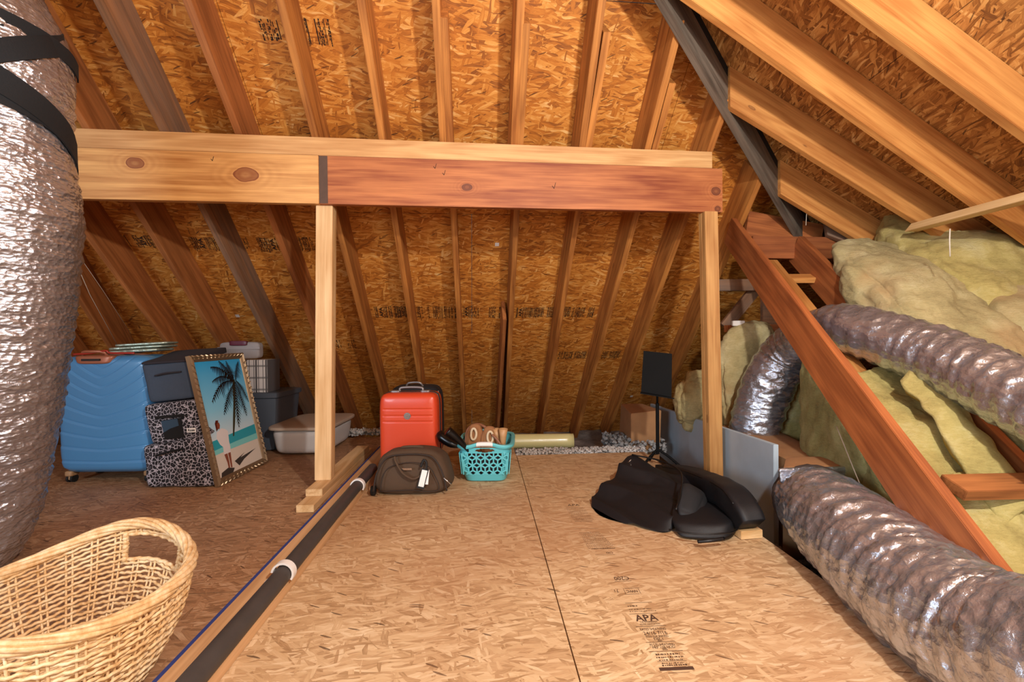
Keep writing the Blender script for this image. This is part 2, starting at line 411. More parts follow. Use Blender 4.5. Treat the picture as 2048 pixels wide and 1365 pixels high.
# hip point on the sheathing planes
_dx = (VR-VO)/(SL+.1); hs = h1 + V((_dx, 0, VO+.1*_dx))
seam = onP(1040, 430, NB, kbs)
down = V((0, 1, -.92))
seams_v = [-3.7, -2.48, -1.24, 0, 1.22, 2.45, 3.1]
back, bo, bu, bv, bn = sheets('ceiling_back', NB, kbs, (1, .1, 0), down, seam, [-6.5, -4.0, -1.56, .88, 3.32, 5.8], seams_v, 'osb_roof', [(hs, hipn)], stag=1.22)
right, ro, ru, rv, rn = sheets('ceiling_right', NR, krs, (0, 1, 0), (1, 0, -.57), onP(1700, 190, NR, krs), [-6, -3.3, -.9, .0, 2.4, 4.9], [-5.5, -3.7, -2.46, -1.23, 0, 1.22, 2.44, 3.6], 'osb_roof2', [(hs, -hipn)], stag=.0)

# floor deck: pale sheets right of the plank, browner ones left of it
FD = V((-.065, 1, 0)).normalized(); FS = V((FD.y, -FD.x, 0))
FO = V((1.09, 1.6, 0))
def fp(s, d, z=0): return FO + FS*s + FD*d + V((0, 0, z))
def deck(name, rects, mat):
    mb = MB()
    for s0, s1, d0, d1 in rects:
        P = [fp(s0+.002, d0+.002, -.018), fp(s1-.002, d0+.002, -.018), fp(s1-.002, d1-.002, -.018), fp(s0+.002, d1-.002, -.018)]
        mb.hex8(P + [q+V((0, 0, .018)) for q in P])
    mw = M((FS, FD, V((0, 0, 1)))).transposed().to_4x4(); mw.translation = FO
    return tag(mb.build(name, mat, mw=mw), kind='structure')
deck('floor', [(-2.0, -.957, -4.2, -1.9), (-2.0, -.957, -1.9, 1.75), (-.957, 0, -4.2, -1.45), (-.957, 0, -1.45, .97), (-.957, 0, .97, 1.72), (0, 2.6, -5.0, -2.2)], 'osb_floor')
deck('floor_left', [(-5.2, -3.3, -4.2, -2.0), (-3.3, -2.0, -4.2, .06), (-5.2, -3.3, -2.0, .06), (-5.2, -3.3, .06, 2.45), (-3.3, -2.0, .06, 2.45), (-2.0, -.96, 1.75, 2.35)], 'osb_floor_left')
def slab(name, mat, a, b):
    return tag(MB().box((V(a)+V(b))/2, V(b)-V(a)).build(name, mat), kind='structure')
MAT['drywall'] = plain('ceiling_board_back', '#6e655c', .9, var=.5)
slab('floor_below', 'drywall', (-4.6, -4, -.42), (4.6, 6, -.4))
slab('wall_left', 'osb_dark', (-4.0, -4, -.4), (-3.96, 5.2, 4.2))
slab('wall_right', 'osb_dark', (4.2, -4, -.4), (4.24, 5.2, 2.6))
slab('wall_rear', 'osb_dark', (-4.0, -3.3, -.4), (4.2, -3.26, 5.2))
# ================================================================= ROOF LUMBER
def back_rafter(px, mat, label, ztop=None, zbot=-.38, top=None, name='roof_rafter', w=.038, s0=0.0, bottom=None):
    a = onP(*px[0], NB, KB); b = onP(*px[1], NB, KB); d = (b-a).normalized()
    if top is not None: A = onP(*top, NB, KB); A = a + d*((A.z-a.z)/d.z)
    else:
        A = a + d*((3.35-a.z)/d.z)
        lim = hipY(A.x)
        for _ in range(6):
            yl = max(.95, hipY(A.x)+.03)
            if A.y < yl: A = a + d*((yl-a.y)/d.y)
    B = a + d*(((onP(*bottom, NB, KB).z if bottom else zbot)-a.z)/d.z)
    o = lum(name, A, B, NB, s0, s0+w, 0, VO*.735, mat)
    return tag(o, label, 'rafter', 'rafters of the back roof slope')
RB = [
 (((20, 593), (90, 680)), 'rafter_red', 'brown rafter at the far left, mostly behind the tall foil duct'),
 (((148, 593), (213, 693)), 'rafter_red', 'reddish rafter with a white string beside it, just right of the foil duct'),
 (((160, 462), (320, 675)), 'rafter_red', 'wide orange-lit rafter coming down behind the foil mats on the blue suitcase'),
 (((258, 407), (434, 689)), 'rafter_red', 'brown rafter coming down behind the clear bin with maroon latches'),
 (((389, 400), (603, 820)), 'rafter_gray', 'grayish weathered rafter coming down behind the clear tub left of the pale post'),
 (((525, 409), (710, 880)), 'rafter_red', 'rafter that passes behind the pale left post'),
 (((640, 340), (758, 789)), 'rafter', 'rafter just right of the pale left post, ending left of the red suitcase'),
 (((735, 140), (837, 772)), 'rafter', 'rafter with a torn edge notch, ending behind the black suitcase top'),
]
for i, (px, m, lb) in enumerate(RB): back_rafter(px, m, lb)
UP = [
 (((863, 0), (879, 286)), 'nearly upright upper rafter with a shorter board nailed right of it, second right of post'),
 (((1034, 0), (1022, 286)), 'upper rafter above the beam in line with the turquoise basket'),
 (((1197, 0), (1158, 295)), 'upper rafter above the beam with a dark left side, two left of the gray hip'),
 (((1340, 100), (1290, 297)), 'upper rafter whose top end meets the gray hip board, above the beam end'),
]
for px, lb in UP: back_rafter(px, 'rafter', lb, bottom=(px[1][0], 345), top=(px[0][0], 40) if px[0][1] == 100 else None)
LO = [
 (((893, 286), (926, 870)), (893, 36), 'lower rafter passing left of the white sticker, behind the laundry basket'),
 (((1034, 286), (1007, 870)), (1034, 46), 'lower rafter passing right of the white sticker, doubled at its foot'),
 (((1171, 295), (1080, 870)), (1171, 62), 'lower rafter ending at the right end of the pale light cover'),
 (((1303, 300), (1150, 870)), (1303, 165), 'dark-sided lower rafter left of the music stand, third from the right post'),
]
for px, tp, lb in LO: back_rafter(px, 'rafter', lb, top=tp)
back_rafter(((1437, 238), (1290, 653)), 'rafter', 'long rafter running from the hip past the beam end to behind the music stand', top=(1450, 200))
back_rafter(((1513, 366), (1425, 572)), 'rafter', 'short rafter right of the right post, meeting the lower end of the gray hip', top=(1516, 352))
back_rafter(((1004+2, 640), (993, 870)), 'rafter_red', 'short narrow board nailed beside the foot of the rafter right of the sticker', top=(1005, 640), name='scab_board', w=.03)

def right_rafter(px, mat, label, zbot=1.05, top=None):
    a = onP(*px[0], NR, KR); b = onP(*px[1], NR, KR); d = (b-a).normalized()
    A = onP(*top, NR, KR) if top else a
    B = a + d*((3.7-a.x)/d.x)
    o = lum('jack_rafter', A, B, NR, -.038, 0, 0, VR*.86, mat, cut0=(-.11 if top is None else 0))
    return tag(o, label, 'rafter', 'rafters of the right roof slope')
right_rafter(((1690, 0), (2048, 264)), 'rafter_right', 'golden rafter in the top right corner, nearest the camera', top=(1300, -290))
right_rafter(((1384, 0), (1952, 407)), 'rafter_right', 'golden rafter with dark ring knots crossing from the top centre to the right edge', top=(1330, -39))
right_rafter(((1461, 212), (1849, 452)), 'rafter_right', 'golden rafter butting on the middle of the gray hip board')
right_rafter(((1562, 388), (1739, 495)), 'rafter_right', 'shorter golden rafter butting on the hip just above the dark corner')
right_rafter(((1655, 470), (1952, 578)), 'rafter_gray', 'lowest pale thin rafter edge above the insulation batts')

# the hip board
dn = hd.normalized(); upv = (NB.normalized()+NR.normalized())
hp0 = h1 - dn*1.9; hp1 = h2 + dn*.42
hip = thing('hip_rafter', 'gray weathered hip board running down the corner between the two roof slopes', 'rafter', hp1)
lum('hip_board', hp0, hp1, (0, 0, 1), -.005, .036, -.02, .15, 'hip', hip)
fl = lum('hip_black_strip', hp0, hp1, (0, 0, 1), .026, .036, .151, .30, 'black_strip', hip); tag(fl, 'black strip above the gray hip board')  # thin black strip along the hip, just above the gray board

# beam, top plate, posts
ZB0, ZB1, ZB2 = H+.735, H+.9965, H+1.095
def beamP(x): # front face line
    return V((x, 2.295 + (x+2.23)*(2.68-2.295)/(1.274+2.23), 0))
bj = -1.04; e = beamP(1.274); bl = beamP(-3.6)
bd = (e-bl).normalized(); bback = V((-bd.y, bd.x, 0))
def beam_board(name, x0, x1, z0, z1, mat, label, th=.04, off=0.0):
    a = beamP(x0) + V((0, 0, z0)) + bback*off; b = beamP(x1) + V((0, 0, z0)) + bback*off
    return tag(lum(name, a, b, (0, 0, 1), -th, 0, 0, z1-z0, mat), label, 'beam')
MAT['beam_pale'] = wood('beam_pine_knotty2', '#e2ac68', '#a86c34', knots=[(1.655, .19, .048, .030), (2.20, .145, .066, .040)], contrast=1.1, kcol='#7a3a1a', randk=False)
MAT['dark_end'] = plain('dark_stained_band', '#5b4437', .8, var=.6, scale=20)
BEAMS = []
for x0, x1, m, lb in ((-3.6, bj-.001, 'beam_pale', 'pale knotty left board of the long beam, with two big brown knots'), (bj+.001, 1.274, 'beam_red', 'reddish right board of the long beam above both posts')):
    t = thing('purlin_beam', lb, 'beam', beamP(x0)+V((0, 0, ZB0))); BEAMS.append(t)
    a = beamP(x0) + V((0, 0, ZB0)); b = beamP(x1) + V((0, 0, ZB0)); lum('board', a, b, (0, 0, 1), -.04, 0, 0, ZB1-ZB0, m, t)
beam_board('top_plate', -3.6, 1.21, ZB1+.001, ZB2, 'plate', 'long pale plate nailed along the top of the beam')
def nails(parent, pts):
    mb = MB()
    for p, d in pts: mb.bar(p, V(p)+V(d), .003, .003)
    return mb
# check marks in pencil on the beam
for (x, y, ss, par) in ((870, 333, 9, 1), (1108, 372, 11, 1), (888, 346, 9, 1), (425, 318, 8, 0)):
    mb = MB(); fn = V((bback.x, bback.y, 0)); k = fn.dot(beamP(0)); P = onP(x, y, fn, k) - bback*.0012; ssz = ss*P.y/FPX
    mb.bar(P-bd*.35*ssz, P+V((0, 0, -.5*ssz)), .0022, .001, -bback); mb.bar(P+V((0, 0, -.5*ssz)), P+bd*.3*ssz+V((0, 0, .6*ssz)), .0022, .001, -bback)
    mb.build('pencil_tick', 'ink', BEAMS[par])
mb = MB(); fn = V((bback.x, bback.y, 0)); k = fn.dot(beamP(0))
P = [beamP(x)+V((0, 0, z))-bback*.0008 for x, z in ((bj+.002, ZB0+.002), (bj+.046, ZB0+.002), (bj+.046, ZB1-.002), (bj+.002, ZB1-.002))]
mb.prism(P, V((0, 0, 0)), bback*.0006); mb.build('dark_band', 'dark_end', BEAMS[1])

def post(name, label, base, top, w_, dth, mats, twist):
    base = V(base); top = V(top); t = thing(name, label, 'post', base)
    f = V((bd.x, bd.y, 0)); f = M.Rotation(twist, 3, 'Z') @ f; b = V((-f.y, f.x, 0)); ax = (top-base)
    for j in range(2):
        o0 = b*(j*(dth/2+.0006))
        a = base+o0; c = top+o0
        vs = [a, a+f*w_, a+f*w_+b*dth/2, a+b*dth/2, c, c+f*w_, c+f*w_+b*dth/2, c+b*dth/2]
        m = MB().add(vs, [(3, 2, 1, 0), (4, 5, 6, 7), (0, 1, 5, 4), (1, 2, 6, 5), (2, 3, 7, 6), (3, 0, 4, 7)])
        zz = ax.normalized(); x = zz; y = f.cross(zz)
        mwm = M((zz, b, zz.cross(b))).transposed().to_4x4(); mwm.translation = a
        m.build('stud', mats, t, bevel=.0025, mw=mwm)
    return t
pf = onz(629, 962, .076)
pt = onP(627, 410, V((bback.x, bback.y, 0)), V((bback.x, bback.y, 0)).dot(beamP(0))); pt.z = ZB0
post('support_post', 'pale double-stud post standing on two stacked plates under the beam joint', pf, pt, .089, .076, 'pale', 0)
q1 = onP(1393+14, 428, V((bback.x, bback.y, 0)), V((bback.x, bback.y, 0)).dot(beamP(0))); q1.z = ZB0
q0 = atY(1407+14, 940, q1.y-.03); q0.z = .0
post('support_post', 'tan double-stud post behind the black bags, under the right end of the beam', q0, q1, .082, .076, 'post_tan', 0)

# plank with pipe, stacked plates
def fl_line(px, z): P = onz(*px, z); return P
a = onz(305, 1365, .038); b = onz(747, 906, .038); d = (b-a).normalized()
A = a - d*1.4; B = a + d*2.75
pl = thing('floor_plank', 'long flat plank screwed down beside the two post plates, blue chalk on its left edge', 'plank', A)
PD = d; PS = V((d.y, -d.x, 0))
o = lum('plank', A, B, (0, 0, 1), 0, .134, -.038, 0, 'rafter_right', pl)
MAT['plank'] = wood('plank_tan', '#d6ac7e', '#ad8256')
o.data.materials[0] = MAT['plank']
lum('chalk_edge', A, B, (0, 0, 1), -.0012, .010, -.010, .0012, 'blue_line', pl, bevel=0)
mb = MB(); path = []
c0 = PS*.119
for i in range(40):
    t = i/39; path.append(A + c0 + d*(t*3.05) + V((0, 0, .031 + .004*math.sin(t*9))))
mb.tube(path, .029, 20)
pipe = thing('drain_pipe', 'dark gray plastic pipe running along the plank beside the suitcases', 'pipe', A)
mb.build('pipe_body', 'pipe', pipe, smooth=True, sharp=40)
for j, (x, y) in enumerate(((557, 1150), (707, 975))):
    c = onz(x, y, .062); s = (c-A).dot(d); c = A + c0 + d*s + V((0, 0, .031))
    mb = MB(); n = 20
    for k in range(2): pass
    def arc(u, v, r0=.0305, r1=.0345, L=.022):
        pass
    prof = []
    for k in range(n+1):
        ang = R_(-35) + R_(205)*k/n; prof.append((ang))
    vs = []; fs = []
    for k, ang in enumerate(prof):
        q = PS*math.cos(ang) + V((0, 0, math.sin(ang)))
        for rr in (.0315, .0385):
            for l in (-.013, .013): vs.append(c + q*rr + d*l)
    for k in range(n):
        b0 = k*4
        fs += [(b0, b0+4, b0+5, b0+1), (b0+2, b0+3, b0+7, b0+6), (b0, b0+2, b0+6, b0+4), (b0+1, b0+5, b0+7, b0+3)]
    mb.add(vs, fs); mb.box(c - PS*.046 - V((0, 0, .027)), (.028, .022, .004), M.Rotation(math.atan2(PS.y, PS.x), 3, 'Z'))
    mb.box(c - PS*.032 - V((0, 0, .018)), (.004, .020, .022), M.Rotation(math.atan2(PS.y, PS.x), 3, 'Z'))
    o = mb.build('pipe_clamp', 'white', None, smooth=True, sharp=40)
    tag(o, ('white plastic clamp holding the pipe, nearer the wicker basket', 'white plastic clamp holding the pipe, nearer the brown bag')[j], 'clamp', 'white pipe clamps')
a = onz(592, 1027, 0.0); a.z = .001
tag(lum('floor_plate', a, a + d*1.15, (0, 0, 1), 0, .087, 0, .037, 'pale'), 'lower of the two stacked plates under the left post, sticking out furthest', 'plate')
a2 = onz(611, 994, .038); a2.z = .0385
tag(lum('floor_plate', a2, a2 + d*.95, (0, 0, 1), 0, .087, 0, .037, 'pale'), 'upper of the two stacked plates, the left post stands on it', 'plate')

# vault framing on the right
VD = V((.138, 1, .737)); VDn = VD.normalized(); VN = V((0, -.737, 1)).normalized()
def vrafter(p, t1, label, t0=-.03, mat='brick_red'):
    p = V(p); p.z += H
    o = lum('vault_rafter', p - VD*t0, p - VD*t1, VN, -.038 if False else 0, .038, -.184, 0, mat)
    return tag(o, label, 'rafter', 'rafters of the lower vault')
# the side vector of lum for this direction points left, so boards are mirrored by hand
def vr(p, t0, t1, label, mat='brick_red'):
    p = V(p); p.z += H; a = p - VD*t0; b = p - VD*t1
    o = lum('vault_rafter', a, b, VN, 0, .038, -.184, 0, mat)
    return tag(o, label, 'rafter', 'rafters of the lower vault')
vr((1.565, 3, .725), -.12, 2.15, 'long reddish sloping rafter in front of the ducts, running down to the right edge')
vr((1.975, 3, .655), .0, 2.25, 'reddish sloping rafter behind the upper duct, crossing the yellow batts at the right edge')
vr((2.39, 3, .645), .0, 2.2, 'reddish sloping rafter furthest right, vanishing under the yellow batts')
a = atY(1506, 472, 3.03); b = atY(1720, 478, 3.06)
tag(lum('header_board', a, V((2.9, 3.08, b.z)), (0, 0, 1), -.038, 0, -.15, 0, 'brick_red'), 'level reddish header board joining the tops of the sloping rafters', 'beam')
a = atY(1500, 432, 3.3); tag(lum('ridge_board', atY(1492, 425, 3.2), atY(1640, 452, 3.25), (0, 0, 1), 0, .038, -.19, 0, 'brick_red'), 'short reddish board in the dark corner behind the header', 'board')
# cleats between the first two sloping rafters
a = atY(1555, 520, 2.93); b = atY(1672, 622, 2.28)
tag(lum('backing_board', a, a-VD*.95, VN, .0, .10, -.02, 0, 'rafter_right'), 'pale flat board lying between the first two sloping rafters', 'board')
a = atY(1583, 556, 2.76); tag(lum('cleat', a, a+V((.27, .02, 0)), (0, -.5, 1), -.075, 0, -.035, 0, 'rafter_right'), 'small pale cleat nailed across the backing board', 'cleat')
a = atY(1907, 1003, 1.36); a.x += .03
tag(lum('cross_block', a, a+V((1.0, .03, -.0)), (0, -.35, 1), -.085, 0, -.0, .036, 'rafter_red'), 'short level block at the right edge, nailed to the long sloping rafter', 'block')
# level cleat under the right rafters with string
a = V((2.24, 2.54, H+.575)); b = V((2.30, 1.2, H+.585))
tag(lum('rafter_tie', a, b, (0, 0, 1), -.08, 0, 0, .036, 'pale', cut0=.04), 'pale board hanging level under the right rafters, with a string below it', 'board')
def string(pts, label, r=.0018, n=1):
    return tag(MB().tube(pts, r, 6).build('string', 'string', smooth=True), label, 'string')
p = atY(1900, 458, 2.02); string([p, p-V((.002, 0, .05)), p-V((.0, 0, .125))], 'short white string hanging from the level pale board', .0028)
p = atY(1613, 428, 2.9); string([p, p-V((.002, 0, .04)), p-V((.004, 0, .075))], 'short white string in the dark corner below the hip', .002)
string([atY(128, 470, 2.2), atY(180, 590, 2.6), atY(240, 700, 2.95)], 'long white string slanting down to the foil mats on the left', .0016)
string([atY(150, 500, 2.6), atY(205, 580, 2.8), atY(262, 668, 3.1)], 'fainter string running beside the left rafters', .0009)

# small framing seen behind the right post
def bx(name, px0, px1, Y, th, mat, label, cat='board', h=None):
    a = atY(px0[0], px0[1], Y); b = atY(px1[0], px1[1], Y)
    return tag(MB().box(((a.x+b.x)/2, Y+th/2, (a.z+b.z)/2), (abs(b.x-a.x), th, abs(b.z-a.z))).build(name, mat, bevel=.002), label, cat)
bx('nailer', (1436, 559), (1540, 581), 3.2, .038, 'rafter_gray', 'short level board behind the right post, left of the sloping rafters')
bx('short_stud', (1526, 578), (1557, 656), 3.16, .038, 'rafter_gray', 'short upright stud below the level board')
bx('ledge_board', (1468, 650), (1600, 663), 3.1, .15, 'brick_red', 'dark ledge board above the yellow batts')
tag(lum('brace', atY(1512, 575, 3.3), atY(1447, 655, 3.3), (0, -1, 0), -.04, .04, 0, .035, 'rafter_gray'), 'grayish diagonal brace beside the short stud', 'brace')
bx('card_tag', (1466, 642), (1490, 652), 3.05, .02, 'paper', 'tiny pale tag lying on the ledge board', 'tag')
# ================================================================= DUCTS AND INSULATION
def spline(pts, n):
    P = [V(p) for p in pts]; P = [P[0]*2-P[1]] + P + [P[-1]*2-P[-2]]; out = []
    for i in range(len(P)-3):
        for k in range(n):
            t = k/n; a, b, c, d = P[i:i+4]
            out.append(.5*((2*b) + (c-a)*t + (2*a-5*b+4*c-d)*t*t + (3*b-a-3*c+d)*t**3))
    out.append(P[-2]); return out
def lerp_list(vals, m):
    n = len(vals)-1; return [vals[min(int(i/(m-1)*n), n-1)]*(1-(i/(m-1)*n-min(int(i/(m-1)*n), n-1))) + vals[min(int(i/(m-1)*n), n-1)+1]*(i/(m-1)*n-min(int(i/(m-1)*n), n-1)) for i in range(m)]
def ridge(v): return 1-abs(v)*2.2
def crinkle(amp, ax_f, seed, ringp=.06, ringa=.004):
    def fn(a, s, q, p):
        c = V((math.cos(a), math.sin(a), 0))
        e = NZ.noise(V((c.x*1.3, c.y*1.3, s*ax_f+seed)))
        e2 = NZ.noise(V((c.x*3.5+seed, c.y*3.5, s*ax_f*2.2 + c.x*2)))
        e3 = NZ.noise(V((c.x*8, c.y*8+seed, s*ax_f*3.2)))
        return amp*(ridge(e)*.7 + ridge(e2)*.5 + e3*.5 - .6) + ringa*math.cos(2*math.pi*s/ringp + 2.5*c.x)
    return fn
# big duct on the right, from the insulated box towards the camera
P = [atY(1628, 1004, 1.96), atY(1640, 1015, 1.84), atY(1690, 1060, 1.62), atY(1784, 1142, 1.38), atY(1892, 1226, 1.18), atY(2030, 1308, 1.0), atY(2190, 1362, .84), atY(2500, 1450, .66)]
pts = spline(P, 34); n = len(pts)
t = thing('flexible_duct', 'large silver foil duct on the floor at lower right, coming out of the tan box', 'duct', (1.1, 1.2, 0))
MB().tube(pts, lerp_list([.140, .158, .168, .172, .170, .168, .168, .168], n), 84, disp=crinkle(.011, 17, 1.0, .08, .003)).build('duct_foil_sleeve', 'foil', t, smooth=True)
c = pts[14]; dd = (pts[18]-pts[10]).normalized()
MAT['dustblack'] = plain('dusty_black_tape', '#3a2c25', .8, bump=(30, .5, .004), var=.4)
MB().tube([c-dd*.02, c-dd*.005, c+dd*.012, c+dd*.03], [.150, .164, .166, .158], 60, disp=crinkle(.006, 20, 4, ringa=0)).build('tape_collar', 'dustblack', t, smooth=True)
# upper duct
P = [atY(1506, 885, 2.80), atY(1508, 856, 2.80), atY(1538, 766, 2.76), atY(1582, 700, 2.66), atY(1650, 662, 2.36), atY(1715, 662, 2.12), atY(1850, 706, 1.83), atY(1950, 750, 1.62), atY(2055, 800, 1.42), atY(2220, 880, 1.2), atY(2420, 970, 1.0)]
pts = spline(P, 24); n = len(pts)
t = thing('flexible_duct', 'silver foil duct rising behind the long reddish rafter and running over the yellow batts', 'duct', (1.6, 2.1, .5))
MB().tube(pts, lerp_list([.125, .142, .148, .138, .122, .118, .120, .118, .113, .11, .11], n), 72, disp=crinkle(.008, 18, 7.0, .07, .003)).build('duct_foil_sleeve', 'foil', t, smooth=True)
# tall duct on the left with black straps
P = [V((-2.12, 2.0, 3.0)), V((-2.03, 1.76, 2.55)), V((-1.99, 1.64, 2.2)), V((-1.87, 1.62, 1.92)), V((-1.86, 1.62, 1.62)), V((-1.885, 1.64, 1.35)), V((-1.945, 1.66, 1.0)), V((-1.985, 1.67, .7)), V((-2.035, 1.68, .4)), V((-2.09, 1.68, .18)), V((-2.17, 1.68, .02))]
pts = spline(P, 34); n = len(pts)
t = thing('flexible_duct', 'tall silver foil duct hanging at the left edge, tied with black straps', 'duct', (-1.85, 1.7, 0))
def ldisp(a, s, q, p):
    e = crinkle(.008, 20, 3.0, .045, .002)(a, s, q, p); return e
rads = [.17, .185, .20, .215, .195, .232, .235, .222, .205, .20, .17]
MB().tube(pts, lerp_list(rads, n), 110, disp=ldisp).build('duct_foil_sleeve', 'foil2', t, smooth=True)
MAT['webbing'] = plain('black_webbing', '#101216', .85, bump=(160, .5, .002))
def strap(path, wd, name='strap'):
    """flat strap hugging the duct: path of (angle degrees around the duct, z)"""
    mb = MB(); out = []
    for (ang, z) in path:
        k = min(range(n), key=lambda i: abs(pts[i].z-z)); c = pts[k]; rr = lerp_list(rads, n)[k] + .006
        a = R_(ang); q = V((math.cos(a), math.sin(a), 0)); out.append((V((c.x, c.y, z)) + q*rr, q))
    m = len(out); vs = []; fs = []
    for i in range(m):
        a, b = out[max(i-1, 0)][0], out[min(i+1, m-1)][0]; T = (b-a).normalized(); q = out[i][1]; w2 = T.cross(q).normalized()
        for o1, o2 in ((-wd/2, 0), (wd/2, 0), (wd/2, .006), (-wd/2, .006)): vs.append(out[i][0] + w2*o1 + q*o2)
    for i in range(m-1):
        for k in range(4): fs.append((i*4+k, i*4+(k+1) % 4, i*4+4+(k+1) % 4, i*4+4+k))
    fs += [(3, 2, 1, 0), tuple((m-1)*4+k for k in range(4))]
    mb.add(vs, fs); return mb.build(name, 'webbing', t, smooth=True, sharp=40)
def sp(a0, z0, a1, z1, k=30): return [(a0+(a1-a0)*i/k, z0+(z1-z0)*i/k) for i in range(k+1)]
strap(sp(-130, 1.90, 58, 1.575), .085)      # descending to the lower right
strap(sp(-120, 1.62, 50, 2.07), .068)      # rising to the upper right
strap(sp(-140, 1.99, 48, 1.93), .058)
strap(sp(-140, 1.78, 60, 1.60), .045)
strap(sp(-140, 2.24, 60, 2.09), .045)

# insulated box behind the big duct
MAT['ductboard'] = plain('tan_duct_board', '#a4764c', .85, bump=(25, .3, .004), var=.5, scale=9)
bxz = H-.59
t = thing('duct_box', 'tan insulated box at the end of the foam panel, both right ducts leave it', 'duct box', (1.35, 2.3, -.3))
MB().hexa([V((1.34, 2.12, -.36)), V((1.58, 2.12, -.36)), V((1.72, 3.02, -.36)), V((1.36, 3.02, -.36)), V((1.34, 2.12, bxz-.02)), V((1.58, 2.12, bxz-.02)), V((1.72, 3.02, bxz-.02)), V((1.36, 3.02, bxz-.02))], 10, 30, .006, 5).build('box_body', 'ductboard', t, smooth=True, sharp=40)
MB().hexa([V((1.175, 1.94, -.36)), V((1.50, 1.96, -.36)), V((1.58, 2.14, -.36)), V((1.315, 2.14, -.36)), V((1.175, 1.94, bxz)), V((1.50, 1.96, bxz)), V((1.58, 2.14, bxz)), V((1.315, 2.14, bxz))], 10, 30, .006, 5).build('box_front', 'ductboard', t, smooth=True, sharp=40)
MB().hexa([V((1.16, 1.925, bxz-.06)), V((1.505, 1.945, bxz-.06)), V((1.505, 1.952, bxz-.06)), V((1.16, 1.932, bxz-.06)), V((1.155, 1.925, bxz+.004)), V((1.51, 1.945, bxz+.004)), V((1.51, 1.96, bxz+.004)), V((1.155, 1.94, bxz+.004))], 8, 20, .004, 14).build('foil_tape', 'foil', t, smooth=True)

# glass wool batts
def batt(corners, mat, label, n=26, k=7, amp=.05, freq=4.5, bulge=.05, seed=0.0, group='yellow insulation batts'):
    mb_ = MB().hexa([V(c) for c in corners], 48, k, amp, freq, bulge, seed)
    mb_.v = [p + NZ.noise_vector(p*16+V((seed, 0, 0)))*.010 + NZ.noise_vector(p*38)*.005 + V((0, 0, -1))*.035*max(0, NZ.noise(V((p.x*3, p.y*3, p.z*7+seed)))-.12) for p in mb_.v]
    o = mb_.build('insulation_batt', mat, None, smooth=True)
    return tag(o, label, 'insulation', group)
def vp(t_, dx, dn): # point on the vault: distance down the slope, sideways from the first rafter, above its top face
    return V((1.565, 3, .725+H)) - VD*t_ + V((dx, 0, 0)) + V((0, 0, dn))
# side wall under the long rafter: three hanging batts
def wallquad(t0, t1, z0a, z0b, off=0.05, th=.12):
    a = vp(t0, off, -.25); b = vp(t1, off, -.25)
    la = V((a.x, a.y, z0a)); lb = V((b.x, b.y, z0b)); e = V((th, 0, 0))
    return [lb, lb+e, la+e, la, b, b+e, a+e, a]
batt(wallquad(.62, 1.18, -.2, -.2, .05, .14), 'green', 'greenish gray batt hanging under the long reddish rafter, right of the rising duct', 30, 8, .07, 4, .04, 2)
batt(wallquad(1.10, 2.05, -.3, -.3, .05, .12), 'green', 'gray-green batt low under the long reddish rafter, behind the big floor duct', 30, 8, .05, 4, .03, 5)
batt([atY(1545, 960, 2.86), atY(1660, 960, 2.86), atY(1655, 960, 3.1), atY(1560, 960, 3.1), atY(1560, 745, 2.72), atY(1660, 735, 2.72), atY(1640, 720, 3.0), atY(1560, 720, 3.0)], 'yellow', 'plump yellow batt between the rising duct and the long rafter', 24, 5, .06, 5, .05, 9)
batt([atY(1452, 930, 3.0), atY(1560, 930, 3.0), atY(1555, 930, 3.25), atY(1470, 900, 3.3), atY(1436, 668, 3.0), atY(1560, 658, 3.0), atY(1550, 655, 3.25), atY(1440, 662, 3.3)], 'yellow2', 'tall upright yellow batt directly right of the tan post', 26, 6, .06, 5, .05, 14)
batt([atY(1358, 850, 3.15), atY(1425, 860, 3.15), atY(1430, 850, 3.4), atY(1365, 850, 3.4), atY(1362, 755, 3.15), atY(1425, 735, 3.15), atY(1430, 740, 3.4), atY(1365, 750, 3.4)], 'yellow2', 'small yellow batt left of the tan post, behind the music stand', 20, 4, .05, 6, .04, 19)
# on the slope
def slopequad(t0, t1, x0, x1, th=.16, up0=.0, up1=.0):
    b = [vp(t1, x0, -th), vp(t1, x1, -th), vp(t0, x1, -th), vp(t0, x0, -th)]
    u = [vp(t1, x0, up1), vp(t1, x1, up1), vp(t0, x1, up0), vp(t0, x0, up0)]
    return b+u
batt(slopequad(1.0, 1.62, .06, .34, .2, -.15, -.13), 'yellow', 'yellow batt between the two sloping rafters, just under the upper duct', 24, 8, .05, 5, .03, 23)
batt(slopequad(1.5, 2.25, .06, .30, .2, -.10, -.13), 'yellow', 'yellow batt between the sloping rafters beside the level block', 24, 8, .05, 5, .03, 29)
batt(slopequad(1.15, 2.2, .47, .82, .2, -.03, -.03), 'yellow', 'yellow batt beyond the second sloping rafter, at the right edge', 24, 8, .05, 5, .04, 31)
batt(slopequad(.28, 1.1, .40, .86, .2, .07, .05), 'yellow2', 'big folded yellow batt above the upper duct, nearest the sloping rafters', 34, 6, .10, 3.6, .06, 37)
batt(slopequad(.10, .85, .80, 1.5, .2, .16, .14), 'yellow', 'yellow batt heaped highest against the low right roof', 34, 6, .11, 3.4, .06, 41)
batt(slopequad(.70, 1.9, .85, 1.9, .3, .12, .05), 'yellow2', 'broad tan-faced batt behind the upper duct at the right edge', 36, 6, .10, 3.2, .05, 47)
